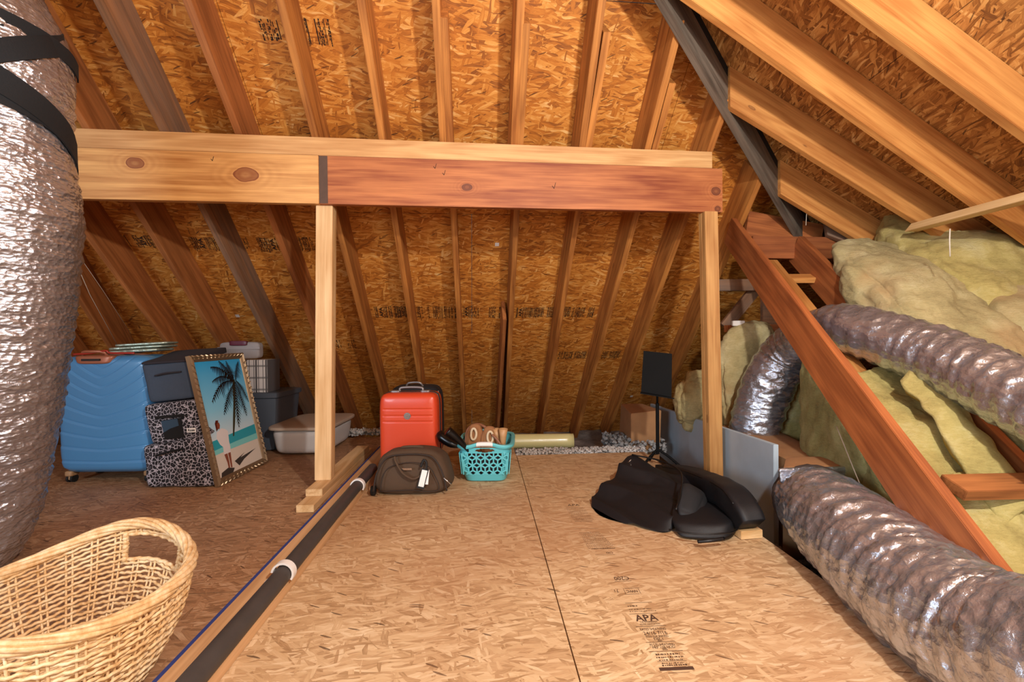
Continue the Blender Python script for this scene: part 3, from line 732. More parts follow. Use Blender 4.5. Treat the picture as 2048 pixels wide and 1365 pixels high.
# loose flap hanging from the slope
def flapf(u, v):
    s_ = .98 + u*.16 - v*.02; p = vp(1.22+v*.42, .16+u*.15, -.02 + .05*math.sin(u*3.1) - .10*v*v)
    return p + V((0, 0, .03*NZ.noise(p*9))) + V((.02*NZ.noise(p*14), 0, 0))
mb = MB().grid(flapf, 20, 30)
o = mb.build('insulation_flap', 'yellow', None, smooth=True); m_ = o.modifiers.new('thick', 'SOLIDIFY'); m_.thickness = .045
tag(o, 'pale yellow flap of batt curling out between the sloping rafters below the upper duct', 'insulation')
# thin wire along the underside of the long rafter
tag(MB().tube(spline([vp(1.05, -.0, -.36), vp(1.35, -.03, -.42), vp(1.7, -.04, -.37), vp(2.05, -.02, -.33)], 12), .002, 6).build('wire', 'string', smooth=True), 'thin pale wire across the gray-green batt under the long rafter', 'wire')

# loose fill
def tuft_field(name, boxf, count, r0, r1, mat, label):
    mb = MB(); rs = random.Random(5)
    ico = bmesh.new(); bmesh.ops.create_icosphere(ico, subdivisions=2, radius=1); iv = [v.co.copy() for v in ico.verts]; fc = [tuple(v.index for v in f.verts) for f in ico.faces]; ico.free()
    for _ in range(count):
        c = boxf(rs); r = rs.uniform(r0, r1); q = V((rs.random(), rs.random(), rs.random()))*9
        mb.add([c + V((v.x*r*(1+1.3*NZ.noise(v*2+q)), v.y*r*(1+1.3*NZ.noise(v*2.3+q)), v.z*r*.8*(1+1.3*NZ.noise(v*1.7+q)))) for v in iv], fc)
    return tag(mb.build(name, mat, None, smooth=True), label, 'insulation', kind='stuff')
tuft_field('loose_insulation', lambda r: fp(-.95+r.random()*.98, 1.735+r.random()*.12, -.035+.05*r.random()), 1500, .004, .012, 'fluff', 'fluffy white loose insulation along the far edge of the floor')
tuft_field('loose_insulation', lambda r: V((-1.55+r.random()*.45, 4.05+r.random()*.10, -.02+.05*r.random())), 220, .006, .017, 'fluff', 'white loose insulation behind the pale post at the foot of the roof')
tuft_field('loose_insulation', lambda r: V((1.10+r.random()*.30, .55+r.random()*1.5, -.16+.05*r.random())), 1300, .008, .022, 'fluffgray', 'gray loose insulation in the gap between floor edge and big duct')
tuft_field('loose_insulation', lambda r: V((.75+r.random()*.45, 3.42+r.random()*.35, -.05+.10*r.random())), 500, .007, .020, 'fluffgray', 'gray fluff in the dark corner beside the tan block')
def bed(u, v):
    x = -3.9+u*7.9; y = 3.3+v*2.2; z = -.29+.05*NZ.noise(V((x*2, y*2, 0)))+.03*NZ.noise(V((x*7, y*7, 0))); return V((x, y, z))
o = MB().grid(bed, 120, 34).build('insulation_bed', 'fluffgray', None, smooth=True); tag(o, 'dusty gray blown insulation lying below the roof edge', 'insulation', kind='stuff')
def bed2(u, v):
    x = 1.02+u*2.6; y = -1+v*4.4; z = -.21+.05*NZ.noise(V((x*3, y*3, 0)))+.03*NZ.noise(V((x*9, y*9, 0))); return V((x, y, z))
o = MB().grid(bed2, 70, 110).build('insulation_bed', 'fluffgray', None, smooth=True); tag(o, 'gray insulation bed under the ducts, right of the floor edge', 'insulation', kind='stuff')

# blue-gray foam panel
MAT['foam'] = plain('blue_gray_foam_board', '#b4c2cc', .75, bump=(60, .15, .001), var=.35, scale=5)
a = V((1.285, 2.19, -.19)); b = V((1.285, 4.15, -.19)); ht = atY(1545, 890, 2.19).z + .19; hb = atY(1298, 808, 4.15).z + .19
mb = MB().add([a, a+V((.025, 0, 0)), b+V((.025, 0, 0)), b, a+V((0, 0, ht)), a+V((.025, 0, ht)), b+V((.025, 0, hb)), b+V((0, 0, hb))], [(3, 2, 1, 0), (4, 5, 6, 7), (0, 1, 5, 4), (1, 2, 6, 5), (2, 3, 7, 6), (3, 0, 4, 7)])
tag(mb.build('foam_panel', 'foam', bevel=.002), 'pale blue-gray foam panel standing on edge behind the tan post', 'panel')
t_ = MB().hex8([V((.93, 3.50, -.06)), V((1.14, 3.46, -.12)), V((1.14, 3.9, -.12)), V((.93, 3.9, -.06)), atY(1262, 828, 3.50), atY(1262, 828, 3.50)+V((.23, -.03, .03)), V((1.14, 3.9, .27)), V((.95, 3.9, .27))]).build('duct_board_block', 'ductboard', bevel=.004)
tag(t_, 'tan block at the far left end of the foam panel', 'block')
a = onz(1466, 1062, .0)
tag(MB().box((1.0, 1.93, .02), (.10, .11, .036), M.Rotation(R_(8), 3, 'Z')).build('wood_offcut', 'pale', bevel=.002), 'small wood offcut between the black case and the foam panel', 'offcut')
# curved light cover at the floor edge
MAT['cover'] = plain('yellowed_plastic', '#c9c189', .28, **{'Coat_Weight': .4})
A0 = atY(1018, 880, 3.46); 
def cov(u, v):
    x = -.10+u*.575; a = R_(-62+v*150); return V((x, 3.50-.055*math.cos(a)*1.0, .045+.058*math.sin(a)))
o = MB().grid(cov, 10, 22).build('light_cover', 'cover', smooth=True); m_ = o.modifiers.new('thick', 'SOLIDIFY'); m_.thickness = .003
tag(o, 'pale yellow curved light cover lying at the floor edge right of the basket', 'light cover')
# white sticker squares
def on_roof(x, y, s_=.0): return onP(x, y, NB, kbs) - bn*(.0016+s_)
for (x, y, lb) in ((994, 489, 'small white sticker on the roof boards above the suitcase rafters'), (475, 632, 'tiny white sticker on the roof boards left of the pale post'), (1263, 793, 'small faint sticker on the roof boards left of the music stand')):
    c = on_roof(x, y); tag(MB().box(c, (.030, .030, .001), M((bu, bn.cross(bu), bn)).transposed()).build('sticker', 'paper'), lb, 'sticker', 'roof board stickers')
# ================================================================= LUGGAGE AND BOXES ON THE LEFT
def rrect(w, h, r, n=6):
    out = []
    for cx, cy, a0 in ((w/2-r, h/2-r, 0), (-w/2+r, h/2-r, 90), (-w/2+r, -h/2+r, 180), (w/2-r, -h/2+r, 270)):
        for k in range(n+1):
            a = R_(a0+90*k/n); out.append((cx+r*math.cos(a), cy+r*math.sin(a)))
    return out
class Fr:
    """local frame: X right, Y into the scene, Z up"""
    def __init__(s, o, yaw=0.0, lean=0.0, roll=0.0):
        s.o = V(o); s.m = M.Rotation(yaw, 3, 'Z') @ M.Rotation(lean, 3, 'X') @ M.Rotation(roll, 3, 'Y')
    def __call__(s, x, y, z): return s.o + s.m @ V((x, y, z))
    def hexa(s, mb, x0, x1, y0, y1, z0, z1, **k):
        return mb.hexa([s(x0, y0, z0), s(x1, y0, z0), s(x1, y1, z0), s(x0, y1, z0), s(x0, y0, z1), s(x1, y0, z1), s(x1, y1, z1), s(x0, y1, z1)], **k)
    def box(s, mb, x0, x1, y0, y1, z0, z1): return mb.hex8([s(x0, y0, z0), s(x1, y0, z0), s(x1, y1, z0), s(x0, y1, z0), s(x0, y0, z1), s(x1, y0, z1), s(x1, y1, z1), s(x0, y1, z1)])
def shell(mb, F, W, D, Hh, z0, r, groove=None, n=40, m=52):
    """hard suitcase shell: rounded box whose front face carries relief"""
    def P(x, y, z, k=9):
        q = (abs(x)**k + abs(y)**k + abs(z)**k)**(1/k); return x/q, y/q, z/q
    def place(x, y, z):
        X, Y, Z = P(x, y, z); px_ = X*W/2; pz = z0+(Z+1)/2*Hh; py = (Y+1)/2*D
        if groove and y <= -.999: py -= groove(X, Z)
        return F(px_, py, pz)
    L = lambda t: 2*t-1
    mb.grid(lambda u, v: place(L(u), -1, L(v)), n, m); mb.grid(lambda u, v: place(L(u), 1, L(v)), 12, 16)
    mb.grid(lambda u, v: place(-1, L(u), L(v)), 10, m); mb.grid(lambda u, v: place(1, L(u), L(v)), 10, m)
    mb.grid(lambda u, v: place(L(u), L(v), -1), n, 10); mb.grid(lambda u, v: place(L(u), L(v), 1), n, 10)
    mb.weld = True
MAT['blue_shell'] = plain('blue_hard_shell', '#4b87b6', .35, bump=(120, .12, .001), **{'Coat_Weight': .2})
MAT['copper'] = plain('copper_handle', '#a9694e', .4, .3)
MAT['tanwheel'] = plain('tan_caster_bracket', '#a8825c', .5)
yb = onz(290, 968, 0).y
X0 = atY(113, 950, yb).x; X1 = atY(302, 950, yb).x; zt = atY(200, 712, yb).z; zb0 = atY(200, 949, yb).z
F = Fr(((X0+X1)/2, yb, 0))
t = thing('suitcase', 'big blue hard-shell suitcase with curved ribs beside the foil duct', 'suitcase', F.o)
def blue_g(x, z):
    # ribs that sag from a V at the top to flat at the foot
    sag = .95*max(0, (z+1)/2)**1.5; w_ = z*5.0 - sag*(1-min(1, abs(x)*1.15)**1.25)*-5.0
    ph = (z + sag*(1-math.sqrt(x*x+.008)))*3.9
    e = math.modf(ph+20)[0]; edge = min(1, min(e, 1-e)*9)
    fade = max(0, min(1, (1-abs(x))*7))*max(0, min(1, (1-abs(z))*9))
    return .009*(edge*edge*(3-2*edge))*fade*(.3+.7*e)
mb = MB(); shell(mb, F, X1-X0, .29, zt-zb0, zb0, .05, blue_g, 110, 150); mb.build('shell', 'blue_shell', t, smooth=True)
Wb = X1-X0
def sweep(mb, pts, r, seg=8, closed=False): return mb.tube(pts, r, seg, closed=closed)
mb = MB(); hx = .0-.05
mb.hexa([F(hx-.105, -.014, zt-.055), F(hx+.105, -.014, zt-.055), F(hx+.105, .12, zt-.03), F(hx-.105, .12, zt-.03), F(hx-.125, -.010, zt+.004), F(hx+.125, -.010, zt+.004), F(hx+.115, .12, zt+.008), F(hx-.115, .12, zt+.008)], 14, 5)
mb.build('handle_plate', 'copper', t, smooth=True)
mb = MB().tube(spline([F(hx-.075, .02, zt-.004), F(hx-.06, .0, zt+.022), F(hx, -.012, zt+.026), F(hx+.06, .0, zt+.022), F(hx+.075, .02, zt-.004)], 8), .009, 10); mb.build('handle', 'copper', t, smooth=True)
mb = MB(); F.box(mb, hx-.055, hx+.055, -.020, -.010, zt-.030, zt-.018); mb.build('handle_slot', 'black_rubber', t)
mb = MB(); mb.tube(spline([F(-Wb/2+.02, .145, zt-.02), F(-.1, .145, zt+.006), F(.1, .145, zt+.004), F(Wb/2-.02, .145, zt-.02)], 10), .006, 8); mb.build('zipper', 'copper', t, smooth=True)
for sx in (-1, 1):
    for sy in (.05, .24):
        cx = sx*(Wb/2-.045)
        mb = MB(); F.hexa(mb, cx-.022, cx+.022, sy-.03, sy+.03, zb0-.022, zb0+.012, n=6, k=5)
        c = mb.build('caster', 'tanwheel', t, smooth=True)
        mb = MB(); F.box(mb, cx-.008, cx+.008, sy-.018, sy+.014, .016, zb0); mb.build('fork', 'tanwheel', c, bevel=.003)
        for q in (-.013, .013):
            MB().tube([F(cx+q-.006, sy, .023), F(cx+q+.006, sy, .023)], .023, 20).build('wheel', 'black_rubber', c, smooth=True, sharp=40)
# foil mats on the suitcase
MAT['silver_green'] = plain('silver_green_foil_mat', '#a9b5a4', .35, .45, bump=(50, .8, .004), var=.5, scale=40)
MAT['red_cord'] = plain('red_plastic', '#a02c1e', .4)
for j, (p, w_, d_, hh, yw, lb) in enumerate(((F(.075, .10, zt+.012), .32, .22, .022, .12, 'bottom folded silver-green foil mat on the blue suitcase'),
        (F(.10, .12, zt+.036), .33, .21, .020, .2, 'middle folded silver-green foil mat of the little stack'), (F(.13, .13, zt+.058), .30, .20, .018, .3, 'top folded silver-green foil mat of the little stack'))):
    G = Fr(p, yw, 0, R_(-3)); mb = MB(); G.hexa(mb, -w_/2, w_/2, 0, d_, 0, hh, n=22, k=5, amp=.012, freq=16, seed=j*3)
    tag(mb.build('foil_mat', 'silver_green', smooth=False), lb, 'mat', 'folded foil mats on the blue suitcase')
tag(MB().tube(spline([F(-.17, -.0, zt+.010), F(-.06, -.006, zt+.016), F(.03, -.004, zt+.030), F(.06, -.002, zt+.016), F(.2, .0, zt+.014)], 10), .006, 8).build('strap_cord', 'red_cord', smooth=True), 'red cord lying on top of the blue suitcase in front of the foil mats', 'cord')

# fabric cubes
MAT['charcoal_fabric'] = plain('charcoal_blue_fabric', '#3c4654', .95, bump=(220, .5, .001), var=.25, scale=80)
MAT['charcoal_dark'] = plain('dark_plum_fabric', '#2a262c', .95, bump=(220, .5, .001))
MAT['black_fabric'] = plain('black_handle_fabric', '#08080a', .9, bump=(160, .4, .001))
def leopard():
    t = NT('leopard_print_fabric'); v, _ = t.coords(False)
    nz = t.noise(v, 30, 3); dv = t.n('ShaderNodeVectorMath', operation='SCALE'); t.l(nz.outputs['Color'], dv.inputs[0]); dv.inputs['Scale'].default_value = .02
    va = t.n('ShaderNodeVectorMath', operation='ADD'); t.l(v, va.inputs[0]); t.l(dv.outputs[0], va.inputs[1])
    e = t.voro(va.outputs[0], 46, 'DISTANCE_TO_EDGE'); c = t.ramp(e.outputs['Distance'], [(.03, '#b5aeb6'), (.085, '#1b181d'), (.30, '#141216'), (.42, '#4a454c')])
    t.l(c, t.b.inputs['Base Color']); t.set(Roughness=.9); return t.m
MAT['leopard'] = leopard()
def cornersY(px, Y, dY, Yt=None):
    """front face from four picture points (bl, br, tr, tl) at depth Y, pushed back dY"""
    Yt = Yt or Y; bl, br, tr, tl = [atY(*p, yy) for p, yy in zip(px, (Y, Y, Yt, Yt))]
    k = V(dY)
    return [bl, br, br+k, bl+k, tl, tr, tr+k, tl+k]
yb2 = 2.60
# lower leopard cube, slumped
t = thing('storage_cube', 'slumped leopard-print fabric cube on the floor, bottom of the stack', 'storage cube', onz(360, 976, 0))
fy = onz(360, 976, 0).y
mb = MB().hexa([onz(292, 977, .002), onz(428, 976, .002), onz(428, 976, .002)+V((-.03, .3, 0)), onz(292, 977, .002)+V((-.02, .3, 0)),
    atY(281, 894, fy), atY(412, 872, fy), atY(412, 872, fy)+V((-.03, .3, .0)), atY(281, 894, fy)+V((0, .3, .0))], 26, 14, .014, 7, .0, 3)
o = mb.build('cube_body', 'leopard', t, smooth=True)
mb = MB().tube(spline([atY(312, 912, fy-.018), atY(335, 905, fy-.03), atY(366, 898, fy-.018)], 8), .006, 8); mb.build('handle', 'black_fabric', t, smooth=True)
# upper leopard cube
fy2 = fy+.01
t = thing('storage_cube', 'leopard-print fabric cube with a window opening, middle of the stack', 'storage cube', atY(350, 885, fy2))
mb = MB().hexa([atY(302, 892, fy2), atY(418, 874, fy2), atY(418, 874, fy2)+V((-.03, .3, 0)), atY(302, 892, fy2)+V((-.03, .3, 0)),
    atY(284, 812, fy2), atY(392, 799, fy2), atY(392, 799, fy2)+V((-.03, .3, 0)), atY(284, 812, fy2)+V((-.03, .3, 0))], 20, 16, .006, 7, .0, 8)
mb.build('cube_body', 'leopard', t, smooth=True)
mb = MB().prism([atY(x, y, fy2-.010) for x, y in ((330, 880), (368, 876), (362, 836), (322, 842))], V((0, 0, 0)), V((0, .004, 0))); mb.build('window_opening', 'black_fabric', t)
MAT['blue_glimpse'] = plain('blue_fabric_inside', '#2c4356', .9)
mb = MB().prism([atY(x, y, fy2-.013) for x, y in ((327, 866), (340, 858), (357, 852), (354, 838), (322, 843))], V((0, 0, 0)), V((0, .003, 0))); mb.build('blue_lining', 'blue_glimpse', t)
mb = MB().bar(atY(310, 836, fy2-.016), atY(368, 831, fy2-.016), .004, .017, (0, 0, 1)); mb.build('handle', 'black_fabric', t)
mb = MB().prism([atY(x, y, fy2-.012) for x, y in ((374, 866), (392, 865), (391, 856), (373, 857))], V((0, 0, 0)), V((0, .002, 0))); lb = mb.build('brand_tag', 'white', t, bevel=.0005)
def text_mesh(name, body, loc, xdir, zdir, size, mat, parent=None, bold=.0, align='CENTER', sx=1.0):
    cu = bpy.data.curves.new('tmp', 'FONT'); cu.body = body; cu.size = size; cu.align_x = align; cu.align_y = 'CENTER'; cu.offset = bold; cu.resolution_u = 2
    ob = bpy.data.objects.new('tmp', cu); COL.objects.link(ob); bpy.context.view_layer.update()
    dg = bpy.context.evaluated_depsgraph_get(); me = bpy.data.meshes.new_from_object(ob.evaluated_get(dg)); bpy.data.objects.remove(ob); 
    x = V(xdir).normalized(); z = V(zdir).normalized(); mb = MB()
    mb.add([V(loc) + x*(v.co.x*sx) + z*v.co.y for v in me.vertices], [tuple(p.vertices) for p in me.polygons]); bpy.data.meshes.remove(me)
    return mb if name is None else mb.build(name, mat, parent)
text_mesh('tag_lettering', 'Thirty', atY(382.5, 861, fy2-.0135), (1, 0, .07), (0, 0, 1), .022, 'ink', lb, .0006) if False else text_mesh('tag_lettering', 'Rose', atY(382.5, 861, fy2-.0135), (1, 0, .05), (0, 0, 1), .020, 'ink', lb, .0006)
# gray cube with lid
fy3 = fy2+.02
t = thing('storage_cube', 'charcoal fabric cube leaning on top of the leopard cubes, with a side handle', 'storage cube', atY(340, 805, fy3))
mb = MB().hexa([atY(297, 808, fy3), atY(392, 797, fy3), atY(392, 797, fy3)+V((-.02, .3, .03)), atY(297, 808, fy3)+V((-.02, .3, .03)),
    atY(279, 729, fy3), atY(376, 722, fy3), atY(376, 722, fy3)+V((-.0, .32, .02)), atY(279, 729, fy3)+V((-.0, .32, .02))], 16, 16, .006, 7, .0, 12)
mb.build('cube_body', 'charcoal_fabric', t, smooth=True)
MB().hexa([atY(278, 731, fy3-.006), atY(378, 724, fy3-.006), atY(458, 706, 3.05), atY(352, 712, 3.05), atY(278, 727, fy3-.006), atY(378, 719, fy3-.006), atY(456, 694, 3.05), atY(350, 701, 3.05)], 12, 14, .004, 9).build('lid', 'charcoal_dark', t, smooth=True)
MB().tube(spline([atY(310, 752, fy3-.008), atY(330, 747, fy3-.02), atY(362, 744, fy3-.008)], 8), .005, 8).build('handle', 'charcoal_dark', t, smooth=True)

# framed beach picture, leaning against the cubes
fA = onz(434, 975, .002); fB = onz(533, 925, .002)
fU = (fB-fA).normalized(); topA = atY(374, 713, fA.y-.0)
topA = V((fA.x-.19, fA.y+.0, atY(374, 713, fA.y).z)); topA = atY(374, 713, fA.y)
fV = (topA-fA); fh = fV.length; fV.normalize(); fw = (fB-fA).length; fN = fU.cross(fV).normalized()
if fN.x < 0: fN = -fN
def fr(u, v, d=0.0): return fA + fU*u + fV*v + fN*d
MAT['gilt'] = plain('champagne_gilt', '#a08c70', .38, .75, bump=(60, .3, .001))
t = thing('picture_frame', 'tall beach picture in a ridged champagne frame leaning on the fabric cubes', 'picture', fA)
bw = .040
mb = MB()
prof = [(0, -.012), (0, .012), (.010, .018), (.018, .010), (.026, .014), (.036, .006), (bw, .002), (bw, -.012)]
C4 = [(0, 0), (fw, 0), (fw, fh), (0, fh)]; dirs = [(1, 1), (-1, 1), (-1, -1), (1, -1)]
vs = []; m_ = len(prof); nseg = [26*4, 42*4, 26*4, 42*4]
for i in range(4):
    (ca_, cb_), (da, db) = C4[i], dirs[i]; (cc_, cd_), (dc, dd_) = C4[(i+1) % 4], dirs[(i+1) % 4]
    for q_ in range(nseg[i]):
        f_ = q_/nseg[i]; on = 1 if (q_ % 8) in (3, 4) and .03 < f_ < .97 else 0
        for ip, (q, h_) in enumerate(prof):
            a_ = (ca_+da*q, cb_+db*q); b_ = (cc_+dc*q, cd_+dd_*q)
            vs.append(fr(a_[0]+(b_[0]-a_[0])*f_, a_[1]+(b_[1]-a_[1])*f_, h_ + (.006 if on and ip in (1, 2, 3) else 0)))
fs = []; T_ = sum(nseg)
for i in range(T_):
    for k in range(m_): fs.append((i*m_+k, ((i+1) % T_)*m_+k, ((i+1) % T_)*m_+(k+1) % m_, i*m_+(k+1) % m_))
mb = MB().add(vs, fs); fo = mb.build('frame', 'gilt', t)
pw, ph = fw-2*bw, fh-2*bw
def pc(x, y, d=0.0): return fr(bw+x*pw, bw+y*ph, .0005+d)
def skymat():
    t = NT('printed_beach_sky'); tc = t.n('ShaderNodeTexCoord'); sx = t.n('ShaderNodeSeparateXYZ'); t.l(tc.outputs['Object'], sx.inputs[0])
    c = t.ramp(t.math('DIVIDE', t.math('SUBTRACT', sx.outputs[2], .05), .7), [(.3, '#cfe2ea'), (.55, '#8ad0ee'), (.98, '#2ea6e2')]); t.l(c, t.b.inputs['Base Color']); t.set(Roughness=.35); return t.m
MAT['p_sky'] = skymat()
for nm, c in (('p_sand', '#ddd2c4'), ('p_sea', '#2fa2b4'), ('p_sea2', '#7fd0cf'), ('p_palm', '#1d1a18'), ('p_palm2', '#3c3a26'), ('p_skin', '#8a4a34'), ('p_dress', '#e4dedd'), ('p_hair', '#5c2416'), ('p_shade', '#3a332e')): MAT[nm] = plain('printed_'+nm[2:], c, .4)
pr = MB().prism([pc(0, 0, -.002), pc(1, 0, -.002), pc(1, 1, -.002), pc(0, 1, -.002)], V(), fN*.002).build('print', 'p_sky', t)
def poly(name, pts, mat, d): return MB().add([pc(x, y, d) for x, y in pts], [tuple(range(len(pts)))]).build(name, mat, pr)
poly('printed_sand', [(0, 0), (1, 0), (1, .215), (.33, .215), (0, .205)], 'p_sand', .0004)
poly('printed_sea', [(0, .20), (.36, .21), (1, .24), (1, .345), (.30, .325), (0, .315)], 'p_sea', .0007)
poly('printed_shallows', [(0, .195), (.36, .20), (1, .20), (1, .255), (.5, .25), (0, .235)], 'p_sea2', .0009)
def frond(mb, x0, y0, x1, y1, sag, wd, n=16, r=random.Random(3)):
    pts_ = []
    for i in range(n+1):
        u = i/n; pts_.append((x0+(x1-x0)*u, y0+(y1-y0)*u + sag*math.sin(u*math.pi*.9)*1.0))
    for i in range(n):
        (xa, ya), (xb, yb_) = pts_[i], pts_[i+1]; dx, dy = xb-xa, (yb_-ya)*ph/pw; L = math.hypot(dx, dy) or 1; nx, ny = -dy/L, dx/L*pw/ph
        wv = wd*math.sin(math.pi*min(1, (i+1.2)/n*.93))
        mb.add([pc(xa, ya+.004, .0012), pc(xb, yb_+.004, .0012), pc(xb, yb_-.004, .0012), pc(xa, ya-.004, .0012)], [(0, 1, 2, 3)])
        for sgn in (-1, 1):
            l_ = wv*(.8+.5*r.random()); tx = xa+nx*sgn*l_*.7+dx*1.1; ty = ya+ny*sgn*l_*.7+(yb_-ya)*1.1-l_*.55*pw/ph
            mb.add([pc(xa, ya, .0012), pc(xa+dx*.9, ya+(yb_-ya)*.9, .0012), pc(min(max(tx, .01), .99), min(ty, .99), .0012)], [(0, 1, 2)])
mb = MB()
for a in ((.74, .80, .30, .93, .05, .14), (.74, .80, .27, .80, .05, .12), (.74, .79, .18, .62, .08, .13), (.75, .78, .36, .50, .04, .13), (.76, .79, .62, .36, .02, .13), (.77, .79, .86, .44, .03, .12), (.78, .80, .98, .56, .05, .11), (.76, .80, .50, .99, .02, .16), (.75, .82, .66, .99, .0, .15), (.78, .80, .95, .97, .02, .12)): frond(mb, *a)
mb.build('printed_palm_crown', 'p_palm', pr)
poly('printed_palm_trunk', [(.44, .30), (.47, .30), (.56, .42), (.66, .58), (.77, .80), (.71, .80), (.62, .60), (.52, .44)], 'p_palm2', .0010)
poly('printed_dress', [(.13, .38), (.24, .40), (.31, .385), (.36, .36), (.335, .27), (.335, .22), (.32, .175), (.17, .175), (.19, .24), (.14, .27), (.10, .33)], 'p_dress', .0016)
poly('printed_head', [(.16, .405), (.20, .40), (.225, .43), (.215, .455), (.17, .46), (.15, .44)], 'p_skin', .0018)
poly('printed_hair', [(.13, .385), (.165, .40), (.16, .445), (.20, .46), (.21, .475), (.16, .48), (.13, .455)], 'p_hair', .0020)
poly('printed_leg', [(.18, .175), (.245, .175), (.245, .10), (.235, .05), (.205, .05), (.205, .10)], 'p_skin', .0016)
poly('printed_leg', [(.26, .175), (.315, .175), (.295, .09), (.285, .045), (.255, .045), (.26, .10)], 'p_skin', .0016)
poly('printed_shadow', [(.03, .0), (.28, .0), (.33, .03), (.20, .055), (.05, .035)], 'p_shade', .0012)
poly('printed_shadow', [(.36, .085), (.62, .125), (.50, .095), (.90, .120), (.58, .07), (.44, .03)], 'p_shade', .0012)
MAT['glass_clear'] = None
g = NT('picture_glass'); g.set(Base_Color=(1, 1, 1, 1), Roughness=.03, Transmission_Weight=1.0, IOR=1.1); MAT['glass_clear'] = g.m

# behind: clear bin, plaid box, gray tote
MAT['gray_tote'] = plain('slate_gray_plastic', '#4e5661', .5)
yt = 3.42
def px_box(name, x0, y0, x1, y1, Y, D, mat, parent=None, k=24, n=8, taper=.0, **kw):
    a = atY(x0, y1, Y); b = atY(x1, y0, Y); tp = taper
    return MB().hexa([V((a.x+tp, Y+tp, a.z)), V((b.x-tp, Y+tp, a.z)), V((b.x-tp, Y+D-tp, a.z)), V((a.x+tp, Y+D-tp, a.z)), V((a.x, Y, b.z)), V((b.x, Y, b.z)), V((b.x, Y+D, b.z)), V((a.x, Y+D, b.z))], n, k, **kw).build(name, mat, parent, smooth=True, sharp=35)
t = thing('storage_tote', 'slate gray plastic tote behind the beach picture, under the plaid box', 'tote', V((-2.0, yt, 0)))
zt_ = H-(785-678)/FPX*yt; x0, x1 = atY(420, 800, yt).x, atY(553, 800, yt).x
MB().hexa([V((x0+.03, yt+.02, 0.002)), V((x1-.03, yt+.02, 0.002)), V((x1-.03, yt+.36, 0.002)), V((x0+.03, yt+.36, 0.002)), V((x0, yt, zt_-.02)), V((x1, yt, zt_-.02)), V((x1, yt+.4, zt_-.02)), V((x0, yt+.4, zt_-.02))], 10, 20).build('tub', 'gray_tote', t, smooth=True, sharp=35)
MB().hexa([V((x0-.012, yt-.012, zt_-.045)), V((x1+.012, yt-.012, zt_-.045)), V((x1+.012, yt+.41, zt_-.045)), V((x0-.012, yt+.41, zt_-.045)), V((x0-.012, yt-.012, zt_)), V((x1+.012, yt-.012, zt_)), V((x1+.012, yt+.41, zt_)), V((x0-.012, yt+.41, zt_))], 10, 20).build('lid', 'gray_tote', t, smooth=True, sharp=35)
def plaid():
    t = NT('white_black_plaid'); v, _ = t.coords(False); sx = t.n('ShaderNodeSeparateXYZ'); t.l(v, sx.inputs[0]); fs_ = []
    for ax, f, th in ((0, 26, .86), (0, 57, .90), (2, 22, .88)):
        s_ = t.math('SINE', t.math('MULTIPLY', sx.outputs[ax], f*6.283/2)); fs_.append(t.math('GREATER_THAN', s_, th))
    f = t.math('MAXIMUM', t.math('MAXIMUM', fs_[0], fs_[1]), t.math('MULTIPLY', fs_[2], .7)); c = t.mix(f, srgb('#d9d5d2'), srgb('#5b5a5c')); t.l(c, t.b.inputs['Base Color']); return t.m
MAT['plaid'] = plaid()
a = atY(440, 790, yt+.01); b = atY(535, 720, yt+.01)
tag(MB().box(((a.x+b.x)/2, yt+.10, zt_+(b.z-zt_)/2), (b.x-a.x, .18, b.z-zt_-.002)).build('gift_box', 'plaid', bevel=.003), 'white box with a thin black plaid pattern, standing on the gray tote', 'box')
g = NT('clear_plastic_bin'); g.set(Base_Color=srgb('#c9c2c0'), Roughness=.35, Transmission_Weight=.55, IOR=1.2); MAT['clearbin'] = g.m
g = NT('frosted_clear_plastic'); g.set(Base_Color=srgb('#eceae8'), Roughness=.4, Transmission_Weight=.3, IOR=1.2); MAT['frosted'] = g.m
MAT['maroon'] = plain('maroon_latch', '#5a1a2c', .4)
t = thing('clear_bin', 'clear plastic bin with a maroon latch sitting on top of the plaid box', 'bin', atY(478, 719, yt+.03))
o = px_box('bin_shell', 437, 684, 517, 719, yt+.03, .08, 'clearbin', t, k=6, n=12)
px_box('rim', 434, 694, 519, 700, yt+.024, .012, 'clearbin', t)
px_box('latch', 458, 682, 492, 692, yt+.015, .03, 'maroon', t, k=8)
# low clear tub on the floor behind the post
yf = onz(575, 915, 0).y
t = thing('clear_tub', 'low clear plastic tub with a milky lid on the floor, partly behind the pale post', 'tub', onz(575, 915, 0))
xa, xb = atY(533, 915, yf).x, atY(655, 915, yf).x; hz = atY(575, 860, yf).z
def ringm(mb, x0, x1, y0, y1, z0, z1, th, tp):
    return mb
MB().hexa([V((xa+.03, yf+.03, .002)), V((xb-.03, yf+.03, .002)), V((xb-.03, yf+.58, .002)), V((xa+.03, yf+.58, .002)), V((xa, yf, hz)), V((xb, yf, hz)), V((xb, yf+.6, hz)), V((xa, yf+.6, hz))], 18, 6).build('tub_body', 'frosted', t, smooth=True)
MAT['lid_milky'] = plain('milky_lid', '#b5a595', .5)
MB().hexa([V((xa-.018, yf-.018, hz-.012)), V((xb+.018, yf-.018, hz-.012)), V((xb+.018, yf+.62, hz-.012)), V((xa-.018, yf+.62, hz-.012)), V((xa-.018, yf-.018, hz+.02)), V((xb+.018, yf-.018, hz+.02)), V((xb+.018, yf+.62, hz+.02)), V((xa-.018, yf+.62, hz+.02))], 18, 6).build('lid', 'lid_milky', t, smooth=True)
MAT['bin_fill'] = plain('white_cloth_inside', '#b9bcc2', .9, var=.4, scale=9)

